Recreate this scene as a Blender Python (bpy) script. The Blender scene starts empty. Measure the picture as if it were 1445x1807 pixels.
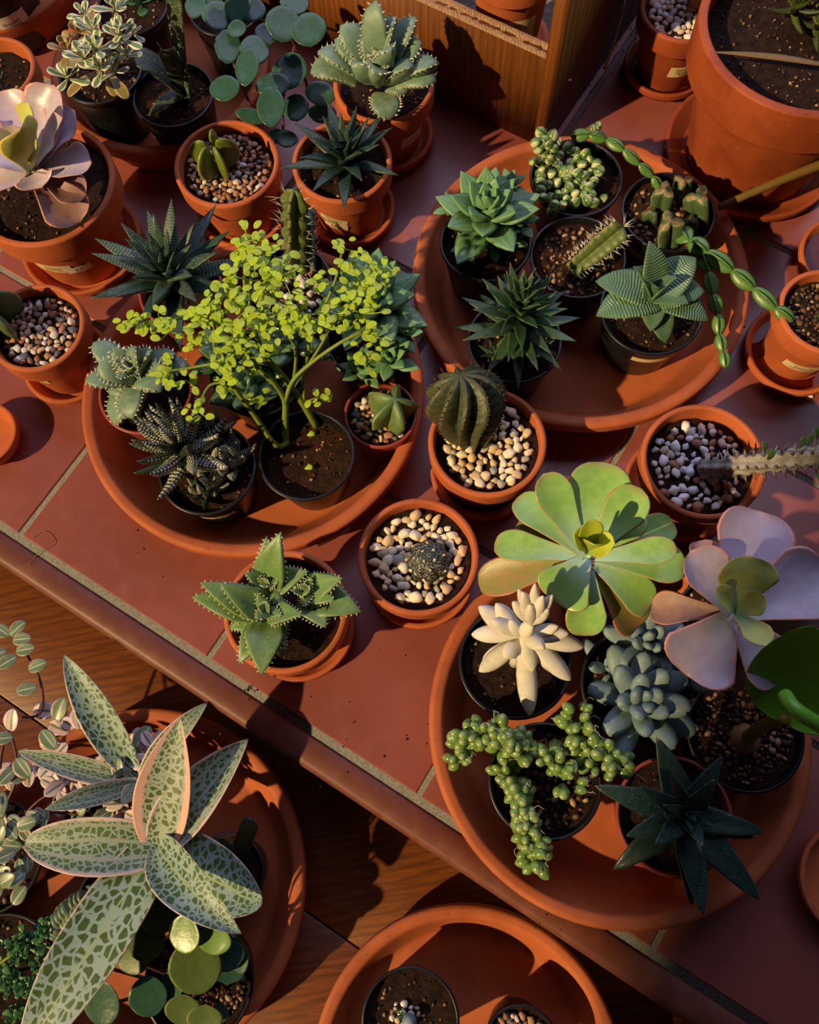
import bpy, bmesh, math, random
from mathutils import Vector, Matrix, noise
C = bpy.context.scene.collection
R_ = random.Random(7)
V = Vector
PI = math.pi
# ------------------------------------------------------------ camera
FPX, TILT, ROLL, HC = 1476.16, 0.29995, -0.10649, 0.67723
YAW, EO, DO, TA, TB = -0.657836, -0.027305, -0.40197, 0.2, 0.19616
Fw = V((0, math.sin(TILT), -math.cos(TILT)))
Rt0 = V((1, 0, 0)); Up0 = Rt0.cross(Fw)
Rt = Rt0*math.cos(ROLL) + Up0*math.sin(ROLL)
Up = -Rt0*math.sin(ROLL) + Up0*math.cos(ROLL)
cd = bpy.data.cameras.new('camera'); cam = bpy.data.objects.new('camera', cd); C.objects.link(cam)
mw = Matrix.Identity(4)
for i, a in enumerate((Rt, Up, -Fw)):
    for j in range(3): mw[j][i] = a[j]
mw[2][3] = HC
cam.matrix_world = mw
cd.sensor_fit = 'VERTICAL'; cd.sensor_height = 24; cd.lens = FPX/1807*24; cd.clip_start = .01
bpy.context.scene.camera = cam
cd.dof.use_dof = False
# ------------------------------------------------------------ light
SUN_AZ, SUN_EL = math.radians(26), math.radians(36)
sl = bpy.data.lights.new('sun', 'SUN'); sl.energy = 4.5; sl.color = (1.0, .73, .36); sl.angle = math.radians(1.0)
so = bpy.data.objects.new('sun', sl); C.objects.link(so)
sd = V((math.cos(SUN_AZ)*math.cos(SUN_EL), math.sin(SUN_AZ)*math.cos(SUN_EL), -math.sin(SUN_EL)))
so.rotation_euler = sd.to_track_quat('-Z', 'Y').to_euler(); so.location = (-2, -1, 2)
al = bpy.data.lights.new('window_light', 'AREA'); al.shape = 'RECTANGLE'; al.size = 2.6; al.size_y = 2.0
al.energy = 33; al.color = (.66, .67, 1.0)
ao = bpy.data.objects.new('window_light', al); C.objects.link(ao)
ao.location = (.45, 1.75, 1.75)
ao.rotation_euler = (V((.1, .35, 0)) - ao.location).to_track_quat('-Z', 'Y').to_euler()
w = bpy.data.worlds.new('world'); bpy.context.scene.world = w; w.use_nodes = True
bg = w.node_tree.nodes['Background']; bg.inputs[0].default_value = (.62, .55, .60, 1); bg.inputs[1].default_value = .022
vs = bpy.context.scene.view_settings
vs.view_transform = 'Standard'; vs.look = 'None'; vs.exposure = 0.0; vs.gamma = 1; vs.use_curve_mapping = False

# ------------------------------------------------------------ placing: a photo direction meets a height
def W(px, py, z=0.0):
    d = Fw + Rt*((px-722.5)/FPX) - Up*((py-903.5)/FPX)
    t = (z-HC)/d.z
    return V((0, 0, HC)) + d*t
def S(px, py, z=0.0):
    d = Fw + Rt*((px-722.5)/FPX) - Up*((py-903.5)/FPX)
    return ((z-HC)/d.z)/FPX
AV = V((math.cos(YAW), math.sin(YAW), 0)); BV = V((-math.sin(YAW), math.cos(YAW), 0))
def AB(a, b, z=0.0): return AV*a + BV*b + V((0, 0, z))
ZF = -.565
ZW = -.115     # wooden bench below the counter

# ------------------------------------------------------------ materials
def lin(c):
    return tuple((x/255/12.92 if x/255 <= .04045 else ((x/255+.055)/1.055)**2.4) for x in c) + (1,)
class NT:
    def __init__(s, name):
        s.m = bpy.data.materials.new(name); s.m.use_nodes = True; s.t = s.m.node_tree
        s.b = s.t.nodes['Principled BSDF']
    def n(s, typ, ins=None, **kw):
        nd = s.t.nodes.new('ShaderNode'+typ)
        for k, v in kw.items(): setattr(nd, k, v)
        for k, v in (ins or {}).items(): s.put(nd.inputs[k], v)
        return nd
    def put(s, sock, v):
        if isinstance(v, bpy.types.NodeSocket): s.t.links.new(v, sock)
        else: sock.default_value = v
    def math(s, op, a, b=0.0):
        nd = s.n('Math', {0: a, 1: b}, operation=op); return nd.outputs[0]
    def ss(s, x, a, b, lo=0.0, hi=1.0):
        nd = s.n('MapRange', {'Value': x, 'From Min': a, 'From Max': b, 'To Min': lo, 'To Max': hi}, interpolation_type='SMOOTHSTEP'); return nd.outputs[0]
    def mix(s, f, a, b, blend='MIX'):
        nd = s.n('Mix', data_type='RGBA', blend_type=blend)
        s.put(nd.inputs[0], f); s.put(nd.inputs[6], a); s.put(nd.inputs[7], b); return nd.outputs[2]
    def noise(s, scale, detail=3, vec=None, rough=.55):
        nd = s.n('TexNoise', {'Scale': scale, 'Detail': detail, 'Roughness': rough})
        if vec is not None: s.put(nd.inputs['Vector'], vec)
        return nd.outputs[0]
    def bump(s, h, strength, dist=.001):
        nd = s.n('Bump', {'Height': h, 'Strength': strength, 'Distance': dist}); s.put(s.b.inputs['Normal'], nd.outputs[0])
    def pos(s): return s.n('NewGeometry').outputs['Position']
    def attr(s, name): return s.n('Attribute', attribute_name=name).outputs['Fac']
    def done(s, col, rough, spec=.5):
        s.put(s.b.inputs['Base Color'], col); s.put(s.b.inputs['Roughness'], rough)
        s.b.inputs['Specular IOR Level'].default_value = spec
        return s.m

def leafmat(name, c, c2=None, edge=None, tip=None, base=None, dots=None, spots=None, stripe=None, lines=None, bands=None, rough=.42, spec=.5, trans=.0, mark=(225, 215, 190), bump=.25, coat=0, sss=0):
    t = NT(name); uv = t.n('UVMap').outputs[0]
    sx = t.n('SeparateXYZ', {0: uv}); u, v = sx.outputs[0], sx.outputs[1]
    rn = t.attr('rnd')
    e = t.math('ABSOLUTE', t.math('SUBTRACT', t.math('MULTIPLY', u, 2.0), 1.0))
    pos = t.pos()
    nz = t.noise(160, 3, pos)
    col = t.mix(t.ss(nz, .35, .68), lin(c), lin(c2 or [x*.8 for x in c]))
    col = t.mix(t.math('MULTIPLY', rn, .5), col, lin([min(255, x*1.22) for x in c]))
    def vec(a, b): return t.n('CombineXYZ', {0: t.math('MULTIPLY', u, a), 1: t.math('MULTIPLY', v, b), 2: t.math('MULTIPLY', rn, 9.0)}).outputs[0]
    if base: col = t.mix(t.ss(v, base[1], 0.0), col, lin(base[0]))
    if lines:   # lengthwise lines
        f = t.math('SINE', t.math('ADD', t.math('MULTIPLY', u, lines[1]), t.math('MULTIPLY', t.noise(60, 2, pos), 3.0)))
        col = t.mix(t.ss(f, .45, .95, 0, lines[2]), col, lin(lines[0]))
    if bands:   # crosswise ripples
        f = t.math('SINE', t.math('ADD', t.math('MULTIPLY', v, bands[1]), t.math('ADD', t.math('MULTIPLY', e, -6.0), t.math('MULTIPLY', t.noise(90, 2, pos), 7.0))))
        col = t.mix(t.ss(f, .1, .9, 0, bands[2]), col, lin(bands[0]))
    if spots:   # blotches separated by a pale net: (pale, scale u, scale v, gap)
        nd = t.n('TexVoronoi', {'Scale': 1.0, 'Randomness': .85}, feature='DISTANCE_TO_EDGE', voronoi_dimensions='3D')
        wob = t.n('TexNoise', {'Scale': 7.0, 'Detail': 2}); t.put(wob.inputs['Vector'], uv)
        vv = t.n('VectorMath', {0: vec(spots[1], spots[2]), 1: t.n('VectorMath', {0: wob.outputs[1], 3: .9}, operation='SCALE').outputs[0]}, operation='ADD').outputs[0]
        t.put(nd.inputs['Vector'], vv)
        f = t.ss(nd.outputs['Distance'], spots[3]-.03, spots[3]+.05)
        col = t.mix(f, lin(spots[0]), col)
    if stripe:  # (col, half width, soft)
        col = t.mix(t.ss(e, stripe[1]+stripe[2], stripe[1]), col, lin(stripe[0]))
    if edge:
        ev = t.ss(t.math('ADD', e, t.math('MULTIPLY', t.math('SUBTRACT', nz, .5), .25)), edge[1], min(1.0, edge[1]+edge[2]))
        col = t.mix(ev, col, lin(edge[0]))
    if tip: col = t.mix(t.ss(t.math('ADD', v, t.math('MULTIPLY', t.math('SUBTRACT', nz, .5), .2)), tip[1], tip[2]), col, lin(tip[0]))
    h = nz
    if dots:    # (col, su, sv, thr)
        nd = t.n('TexVoronoi', {'Scale': 1.0, 'Randomness': dots[4] if len(dots) > 4 else .5}, voronoi_dimensions='3D'); t.put(nd.inputs['Vector'], vec(dots[1], dots[2]))
        dm = t.ss(nd.outputs['Distance'], dots[3], dots[3]*.7)
        col = t.mix(dm, col, lin(dots[0])); h = t.math('ADD', nz, t.math('MULTIPLY', dm, 1.5))
    if bands: h = t.math('ADD', h, f)
    mk = t.attr('mark'); col = t.mix(mk, col, lin(mark))
    t.bump(h, bump, .0008)
    t.done(col, rough, spec)
    if coat: t.b.inputs['Coat Weight'].default_value = coat; t.b.inputs['Coat Roughness'].default_value = .15
    if trans:
        tr = t.n('BsdfTranslucent'); t.put(tr.inputs[0], col)
        mx = t.n('MixShader', {0: trans}); t.t.links.new(t.b.outputs[0], mx.inputs[1]); t.t.links.new(tr.outputs[0], mx.inputs[2])
        t.t.links.new(mx.outputs[0], t.t.nodes['Material Output'].inputs[0])
    return t.m

def terracotta(name, c, c2, rough=.7):
    t = NT(name); p = t.pos()
    n1 = t.noise(22, 4, p); n2 = t.noise(420, 3, p)
    col = t.mix(t.ss(n1, .38, .68), lin(c), lin(c2))
    col = t.mix(t.ss(t.noise(70, 5, p, .7), .60, .78, 0, .28), col, lin((212, 150, 120)))
    col = t.mix(t.ss(t.noise(260, 2, p), .70, .76, 0, .6), col, lin((70, 38, 24)))
    t.bump(n2, .12, .0006); return t.done(col, rough, .35)
TERRA = terracotta('terracotta', (190, 100, 56), (170, 86, 46))
TERRA_T = terracotta('terracotta_tray', (182, 96, 54), (162, 82, 44))
TERRA_SHADE = terracotta('terracotta_shaded', (160, 76, 40), (136, 60, 30), .6)  # darker terracotta copy, shade painted into the colour of the upper-right pots
REDPL = NT('red_plastic').done(lin((150, 66, 52)), .4)
def _blk():
    t = NT('black_plastic'); n1 = t.noise(90, 4, t.pos())
    col = t.mix(t.ss(n1, .5, .75), lin((20, 21, 28)), lin((34, 33, 36))); t.bump(t.noise(300, 3, t.pos()), .1); return t.done(col, .36)
BLACK = _blk()
def _soil(name, a, b, c):
    t = NT(name); p = t.pos(); n1 = t.noise(170, 6, p, .7); n2 = t.noise(700, 4, p, .7)
    col = t.mix(t.ss(n1, .35, .65), lin(a), lin(b)); col = t.mix(t.ss(n2, .58, .72), col, lin(c)); t.bump(t.math('ADD', n1, n2), .9, .004); return t.done(col, .9, .2)
SOIL = _soil('potting_soil', (30, 20, 16), (62, 40, 28), (112, 80, 56))
SOILB = _soil('brown_soil', (44, 26, 18), (76, 46, 28), (140, 100, 66))
def _stones(name, cols):
    t = NT(name); a = t.attr('rnd'); cr = t.n('ValToRGB', {0: a}); cr.color_ramp.interpolation = 'CONSTANT'
    el = cr.color_ramp.elements
    while len(el) < len(cols): el.new(.5)
    for i, c in enumerate(cols): el[i].position = i/len(cols); el[i].color = lin(c)
    n1 = t.noise(300, 4, t.pos()); col = t.mix(t.ss(n1, .5, .8, 0, .3), cr.outputs[0], lin((150, 116, 84)))
    t.bump(n1, .3); return t.done(col, .6, .4)
ST_BEIGE = _stones('beige_gravel', [(232, 208, 172), (212, 182, 140), (240, 224, 196), (170, 162, 150), (222, 190, 142), (242, 226, 198)])
ST_MIX = _stones('mixed_gravel', [(196, 168, 140), (150, 96, 66), (214, 196, 176), (96, 96, 110), (176, 132, 96), (216, 208, 204), (170, 120, 100), (120, 90, 76)])
ST_WHITE = _stones('white_gravel', [(216, 204, 196), (186, 150, 124), (226, 220, 216), (180, 160, 160), (206, 180, 158)])
ST_SOIL = _stones('soil_crumbs', [(60, 40, 28), (92, 62, 42), (130, 96, 66), (44, 32, 26), (170, 136, 98), (106, 66, 40)])
ST_PERL = _stones('perlite', [(240, 236, 236), (200, 180, 160), (226, 226, 232), (160, 110, 84), (224, 216, 208)])
CRUMB = _stones('dark_crumbs', [(30, 20, 16), (50, 34, 26), (24, 16, 14)])
def _tile():
    t = NT('glazed_tile'); p = t.pos(); n1 = t.noise(9, 4, p); n2 = t.noise(60, 4, p)
    col = t.mix(t.ss(n1, .35, .7), lin((146, 78, 68)), lin((130, 66, 58))); col = t.mix(t.ss(n2, .62, .8, 0, .25), col, lin((158, 92, 78)))
    t.bump(n1, .12, .002); return t.done(col, t.ss(n2, .3, .8, .32, .42), .75)
TILE = _tile()
def _nos():
    t = NT('brown_edge_tile'); p = t.pos(); n2 = t.noise(60, 4, p)
    col = t.mix(t.ss(n2, .4, .8), lin((104, 54, 40)), lin((122, 70, 52))); return t.done(col, .5, .4)
NOSE = _nos()
def _grout():
    t = NT('grout'); n2 = t.noise(480, 5, t.pos(), .7)
    col = t.mix(t.ss(n2, .4, .65), lin((134, 132, 130)), lin((110, 106, 104))); t.bump(n2, .6, .002); return t.done(col, .85, .2)
GROUT = _grout()
def wood(name, c1, c2, c3, vec_scale, rough=.4, rot=0.0):
    t = NT(name); mp = t.n('Mapping', {'Vector': t.pos(), 'Rotation': (0, 0, rot), 'Scale': vec_scale}).outputs[0]
    g = t.noise(1, 6, mp, .65)
    w1 = t.n('TexWave', {'Scale': .25, 'Distortion': 7.0, 'Detail': 3, 'Detail Scale': 1.2}); t.put(w1.inputs['Vector'], mp)
    col = t.mix(t.ss(g, .3, .7), lin(c1), lin(c2)); col = t.mix(t.ss(w1.outputs[1], .55, .95, 0, .45), col, lin(c3))
    t.bump(g, .2); return t.done(col, rough, .5)
WOODP = wood('lacquered_planks', (130, 70, 16), (102, 50, 11), (72, 34, 10), (22, 260, 60), .46, -YAW)
WOODB = wood('plywood_face', (136, 80, 32), (116, 64, 24), (88, 46, 18), (230, 230, 14), .45)
WOODS = wood('weathered_board', (84, 58, 40), (64, 42, 28), (108, 84, 64), (200, 200, 12), .6)
WOODE = wood('raw_board_edge', (170, 128, 82), (120, 84, 50), (200, 160, 110), (500, 500, 500), .85)
WOODG = wood('grey_box_floor', (150, 146, 140), (110, 108, 106), (70, 70, 70), (40, 300, 40), .8)
PAPER = NT('cream_sticker').done(lin((222, 196, 150)), .5)
PAPERW = NT('white_sticker').done(lin((222, 214, 214)), .4)
INK = NT('black_ink').done(lin((28, 24, 24)), .6)
def _water():
    t = NT('water'); t.b.inputs['Base Color'].default_value = lin((150, 70, 40)); t.b.inputs['Roughness'].default_value = .02
    t.b.inputs['Transmission Weight'].default_value = 1; t.b.inputs['IOR'].default_value = 1.33; return t.m
WATER = _water()
STRAW = NT('dry_straw').done(lin((150, 104, 60)), .7)

# ------------------------------------------------------------ mesh gatherer
class MB:
    def __init__(s): s.v = []; s.f = []; s.uv = []; s.rn = []; s.mk = []
    def add(s, verts, faces, uvs=None, rnd=0.0, mark=0.0):
        o = len(s.v); s.v += [tuple(p) for p in verts]; s.f += [tuple(i+o for i in f) for f in faces]
        s.uv += uvs if uvs else [(.5, .5)]*len(verts)
        s.rn += [rnd]*len(verts); s.mk += ([mark]*len(verts) if not isinstance(mark, list) else mark)
    def mesh(s, name, mat, org, sharp=None):
        me = bpy.data.meshes.new(name)
        ox, oy, oz = org
        me.from_pydata([(x-ox, y-oy, z-oz) for x, y, z in s.v], [], s.f)
        ul = me.uv_layers.new(name='UVMap')
        vi = [0]*len(me.loops); me.loops.foreach_get('vertex_index', vi)
        fl = []
        for i in vi: fl += s.uv[i]
        ul.data.foreach_set('uv', fl)
        for nm, dat in (('rnd', s.rn), ('mark', s.mk)):
            a = me.attributes.new(nm, 'FLOAT', 'POINT'); a.data.foreach_set('value', dat)
        me.materials.append(mat)
        bm = bmesh.new(); bm.from_mesh(me); bmesh.ops.recalc_face_normals(bm, faces=bm.faces); bm.to_mesh(me); bm.free()
        me.polygons.foreach_set('use_smooth', [True]*len(me.polygons))
        if sharp: me.set_sharp_from_angle(angle=sharp)
        me.update(); return me
ORG = {}
def tag(o, label=None, cat=None, group=None, kind=None):
    if label: o['label'] = label
    if cat: o['category'] = cat
    if group: o['group'] = group
    if kind: o['kind'] = kind
    return o
def root(name, label, cat, loc, group=None):
    o = bpy.data.objects.new(name, None); C.objects.link(o); o.location = loc; o.empty_display_size = .02
    ORG[o.name] = V(loc); return tag(o, label, cat, group)
def obj(name, mb, mat, parent=None, org=None, sharp=None, kind=None, label=None):
    base = ORG[parent.name] if parent else V(org or (0, 0, 0))
    me = mb.mesh(name, mat, base, sharp)
    o = bpy.data.objects.new(name, me); C.objects.link(o)
    if parent: o.parent = parent
    else: o.location = base
    ORG[o.name] = base
    if kind: o['kind'] = kind
    if label: o['label'] = label
    return o
def lathe(mb, c, prof, n=64):
    vs = []; uv = []
    for (r, z) in prof:
        for k in range(n):
            a = 2*PI*k/n; vs.append((c[0]+r*math.cos(a), c[1]+r*math.sin(a), c[2]+z)); uv.append((k/n, z))
    fs = []
    m = len(prof)
    for i in range(m-1):
        for k in range(n):
            fs.append((i*n+k, i*n+(k+1) % n, (i+1)*n+(k+1) % n, (i+1)*n+k))
    mb.add(vs, fs, uv)
def rounded(pts, rad, k=4):
    """round the corners of a profile polyline"""
    out = [pts[0]]
    for i in range(1, len(pts)-1):
        p = V((pts[i][0], pts[i][1])); a = V(pts[i-1][:2])-p; b = V(pts[i+1][:2])-p
        r = min(rad, a.length*.45, b.length*.45); a = p+a.normalized()*r; b = p+b.normalized()*r
        for j in range(k+1):
            t = j/k; q = a*(1-t)**2+p*2*t*(1-t)+b*t*t; out.append((q.x, q.y))
    out.append(pts[-1]); return out
PROF = {
 'tri': lambda t: (.80+.35*t-.25*t*t)*(1-t)**.72 if t < 1 else 0,
 'star': lambda t: (.62+1.1*t)*(1-t)**1.0 if t < 1 else 0,
 'ob': lambda t: (.26+.74*(min(t/.68, 1)**1.35))*(1 if t < .7 else math.sqrt(max(0, 1-((t-.7)/.3)**2))),
 'fan': lambda t: (.22+.78*(min(t/.66, 1)**1.1))*(1 if t < .66 else math.sqrt(max(0, 1-((t-.66)/.34)**2.3))),
 'wide': lambda t: (math.sin(PI*(t*.86+.14)**.92)**.62 if t < 1 else 0),
 'led': lambda t: math.sin(PI*min(1, (t*.93+.07)**.74))**.9 if t < 1 else 0,
 'boatb': lambda t: (.75+.25*min(1, t/.4))*(1 if t < .5 else (1-((t-.5)/.5)**2.6)),
 'coop': lambda t: (.45+.55*min(1, t/.5))*(1 if t < .5 else (1-((t-.5)/.5)**1.7)),
 'oval': lambda t: math.sin(PI*min(1, max(0, t)))**.55,
 'lance': lambda t: (math.sin(PI*t**.85)**.8)*.96+.04*(1-t),
 'lanceb': lambda t: ((math.sin(PI*(t*.86+.14)**.95)) if t < 1 else 0),
 'finger': lambda t: (.45+.55*min(1, t/.4))*(1 if t < .62 else math.sqrt(max(0, 1-((t-.62)/.38)**2))),
 'round': lambda t: math.sqrt(max(0, 1-(2*t-1)**2))**.85,
 'boat': lambda t: (.70+.30*min(1, t/.38))*(1 if t < .38 else (1-((t-.38)/.62)**1.22)),
 'spind': lambda t: (.42+.58*min(1, t/.42))*(1 if t < .55 else math.cos((t-.55)/.45*PI/2*.985)**.7),
 'strap': lambda t: (.8+.2*min(1, t/.3))*(1 if t < .82 else math.sqrt(max(0, 1-((t-.82)/.18)**2))),
}
def bez(P, t):
    P = list(P)
    while len(P) > 1: P = [P[i]*(1-t)+P[i+1]*t for i in range(len(P)-1)]
    return P[0]
def leaf(mb, spine, up, wid, prof='ob', th=.12, cup=.15, ns=12, nc=10, teeth=None, rnd=None, wave=0.0, fold=0.0, twist=0.0, keel=0.0, tipc=0.0):
    f = PROF[prof]; rnd = R_.random() if rnd is None else rnd
    ts = [.5*(i/ns)+.5*(1-math.cos(PI*i/ns))/2 for i in range(ns+1)]
    P = [bez(spine, t) for t in ts]
    vs = []; uv = []; fr = []
    ph = R_.random()*6
    for i, t in enumerate(ts):
        T = (P[min(i+1, ns)]-P[max(i-1, 0)]).normalized()
        sd = T.cross(up)
        if sd.length < 1e-4: sd = T.cross(V((.3, .5, .2)))
        sd.normalize(); nm = sd.cross(T)
        if twist:
            q = Matrix.Rotation(twist*t, 3, T); sd = q@sd; nm = q@nm
        w_ = max(f(t), .015)*wid/2; h_ = wid*th*(max(f(t), .02)**.6)*.5
        fr.append((P[i], T, sd, nm, w_))
        for k in range(nc):
            a = 2*PI*k/nc; cx, sy = math.cos(a), math.sin(a)
            off = sy*h_ + cup*w_*(cx*cx)*(1 if t < .98 else .5) + wave*w_*abs(cx)*math.sin(t*11+ph+(1.7 if cx > 0 else 0))
            if keel and sy < 0: off += sy*keel*w_*(1-abs(cx))
            x = cx*w_
            p = P[i]+sd*x+nm*off
            if fold: p = P[i]+sd*(x*math.cos(fold*abs(cx)))+nm*(off+abs(x)*math.sin(fold*abs(cx)))
            vs.append(p); uv.append(((cx+1)/2, t))
    fs = [tuple(range(nc))]
    for i in range(ns):
        for k in range(nc): fs.append((i*nc+k, i*nc+(k+1) % nc, (i+1)*nc+(k+1) % nc, (i+1)*nc+k))
    fs.append(tuple(range(ns*nc, ns*nc+nc)))
    mb.add(vs, fs, uv, rnd)
    if teeth:
        n, ln = teeth[0], teeth[1]; r0 = ln*.28 if len(teeth) < 3 else teeth[2]
        for s in (-1, 1):
            for j in range(n):
                t = .18+.78*(j+.5)/n; i = min(ns-1, max(0, sum(1 for q in ts if q <= t)-1)); q = (t-ts[i])/(ts[i+1]-ts[i])
                A, B = fr[i], fr[i+1]; p = A[0].lerp(B[0], q); w_ = A[4]*(1-q)+B[4]*q
                b = p+A[2]*s*w_*.95+A[3]*(cup*w_*.9); d = (A[2]*s*.8+A[1]*.35+A[3]*.35).normalized()
                cone(mb, b, b+d*ln*(.7+.6*R_.random()), r0, 1.0)
    return fr
def cone(mb, a, b, r, mark=1.0, n=4, rnd=0.0):
    d = (b-a).normalized(); s = d.orthogonal().normalized(); u = d.cross(s)
    vs = [a+(s*math.cos(2*PI*k/n)+u*math.sin(2*PI*k/n))*r for k in range(n)]+[b]
    mb.add(vs, [(k, (k+1) % n, n) for k in range(n)]+[tuple(range(n))], None, rnd, mark)
def tube(mb, pts, r0, r1=None, n=8, rnd=None, sub=4, mark=0.0):
    r1 = r0 if r1 is None else r1
    pts = [V(p) for p in pts]; Q = []
    for i in range(len(pts)-1):
        a = pts[max(i-1, 0)]; b = pts[i]; c = pts[i+1]; d = pts[min(i+2, len(pts)-1)]
        for j in range(sub):
            t = j/sub; Q.append(.5*((2*b)+(c-a)*t+(2*a-5*b+4*c-d)*t*t+(3*b-a-3*c+d)*t**3))
    Q.append(pts[-1]); vs = []; uv = []; m = len(Q)
    s = (Q[1]-Q[0]).orthogonal().normalized()
    for i, p in enumerate(Q):
        T = (Q[min(i+1, m-1)]-Q[max(i-1, 0)]).normalized(); s = (s-T*s.dot(T)).normalized(); u = T.cross(s); r = r0+(r1-r0)*i/(m-1)
        for k in range(n):
            a = 2*PI*k/n; vs.append(p+(s*math.cos(a)+u*math.sin(a))*r); uv.append((.5, i/(m-1)))
    fs = [(i*n+k, i*n+(k+1) % n, (i+1)*n+(k+1) % n, (i+1)*n+k) for i in range(m-1) for k in range(n)]+[tuple(range(n)), tuple(range((m-1)*n, m*n))]
    mb.add(vs, fs, uv, R_.random() if rnd is None else rnd, mark)
_b = bmesh.new(); bmesh.ops.create_icosphere(_b, subdivisions=2, radius=1); ICO = ([v.co.copy() for v in _b.verts], [tuple(v.index for v in f.verts) for f in _b.faces]); _b.free()
_b = bmesh.new(); bmesh.ops.create_icosphere(_b, subdivisions=1, radius=1); ICO1 = ([v.co.copy() for v in _b.verts], [tuple(v.index for v in f.verts) for f in _b.faces]); _b.free()
def stone(mb, c, s, rnd=None, flat=.65, ico=ICO):
    q = Matrix.Rotation(R_.random()*6.3, 3, 'Z')@Matrix.Rotation(R_.uniform(-.5, .5), 3, 'X')
    k = V((1, R_.uniform(.6, .95), R_.uniform(flat*.8, flat*1.15))); o = V((R_.random()*50, R_.random()*50, 0))
    vs = []
    for v in ico[0]:
        d = 1+.62*noise.noise(v*1.25+o); vs.append(c+q@V((v.x*k.x*s*d, v.y*k.y*s*d, v.z*k.z*s*d)))
    mb.add(vs, ico[1], None, R_.random() if rnd is None else rnd)
def ball(mb, c, r, axis=None, st=1.0, rnd=None, pole=0.0, n=10, m=7):
    ax = (axis or V((R_.uniform(-1, 1), R_.uniform(-1, 1), R_.uniform(-1, 1)))).normalized(); s = ax.orthogonal().normalized(); u = ax.cross(s)
    vs = [c-ax*r*st]; uv = [(.5, 0)]
    for i in range(1, m):
        a = PI*i/m
        for k in range(n):
            b = 2*PI*k/n; vs.append(c+ax*(-math.cos(a)*r*st)+(s*math.cos(b)+u*math.sin(b))*math.sin(a)*r); uv.append((abs(2*k/n-1), i/m))
    vs.append(c+ax*r*(st+pole)); uv.append((.5, 1))
    fs = [(0, 1+(k+1) % n, 1+k) for k in range(n)]
    for i in range(m-2):
        for k in range(n): fs.append((1+i*n+k, 1+i*n+(k+1) % n, 1+(i+1)*n+(k+1) % n, 1+(i+1)*n+k))
    e = 1+(m-2)*n; fs += [(e+k, e+(k+1) % n, e+n) for k in range(n)]
    mb.add(vs, fs, uv, R_.random() if rnd is None else rnd)

# ------------------------------------------------------------ pots, saucers, trays
def saucer(px, py, wpx, z=.016, z0=0.0, label='', group='small terracotta saucers', water=False, h=None, name='terracotta_saucer', mat=None):
    c = W(px, py, z0+z); r = wpx/2*S(px, py, z0+z); h = z
    t = root(name, label, 'saucer', (c.x, c.y, z0), group)
    mb = MB(); w_ = .0035
    p = rounded([(0, 0), (r*.80, 0), (r*.97, h-.006), (r, h-.006), (r, h), (r-w_, h), (r*.80-w_*.4, .005), (0, .005)], .0012)
    lathe(mb, (c.x, c.y, z0), p); obj('dish', mb, mat or TERRA, t, sharp=.9)
    if water:
        mb = MB(); k = .8+.17*(.009/h)
        lathe(mb, (c.x, c.y, z0), [(0, .0095), (r*(k-.04), .0095)], 48); obj('water', mb, WATER, t)
    return t, V((c.x, c.y, z0+.005)), r
def tray(px, py, wpx, label, h=.045, z0=0.0, mat=None, group='large terracotta trays', r=None, foot=.84):
    c = W(px, py, z0+h); r = r or wpx/2*S(px, py, z0+h)
    t = root('terracotta_tray', label, 'tray', (c.x, c.y, z0), group)
    mb = MB(); w_ = .010
    p = rounded([(0, 0), (r*foot, 0), (r*.955, h-.014), (r, h-.013), (r, h-.002), (r-.003, h), (r-w_, h-.001), (r-w_-.004, h-.010), (r*(foot-.035), .008), (0, .008)], .006, 5)
    lathe(mb, (c.x, c.y, z0), p, 128); obj('dish', mb, mat or TERRA_T, t, sharp=1.2)
    return t, V((c.x, c.y, z0+.008)), r
def soil_disc(mb, c, r, z, amp=.003, seed=0):
    nr, na = 9, 40; vs = [V((c.x, c.y, z+amp*.5))]; uv = [(0, 0)]
    for i in range(1, nr+1):
        for k in range(na):
            a = 2*PI*k/na; q = r*i/nr; x, y = q*math.cos(a), q*math.sin(a)
            vs.append(V((c.x+x, c.y+y, z+amp*noise.noise(V((x*120, y*120, seed)))+amp*.8*noise.noise(V((x*400, y*400, seed))))))
    fs = [(0, 1+k, 1+(k+1) % na) for k in range(na)]
    for i in range(nr-1):
        for k in range(na): fs.append((1+i*na+k, 1+i*na+(k+1) % na, 1+(i+1)*na+(k+1) % na, 1+(i+1)*na+k))
    mb.add(vs, fs)
def pebbles(mb, c, r, z, n, s0, s1, dens=.85, ico=ICO):
    pts = []
    for _ in range(n*12):
        if len(pts) >= n: break
        a = R_.random()*2*PI; q = math.sqrt(R_.random())*(r-s1*.9); s = R_.uniform(s0, s1); x, y = q*math.cos(a), q*math.sin(a)
        if all((x-X)**2+(y-Y)**2 > (dens*(s+Q))**2 for X, Y, Q in pts): pts.append((x, y, s))
    for x, y, s in pts: stone(mb, V((c.x+x, c.y+y, z+s*.35)), s, ico=ico)
POTN = {'terra': 'terracotta', 'black': 'black', 'red': 'red'}
class Pot: pass
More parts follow.
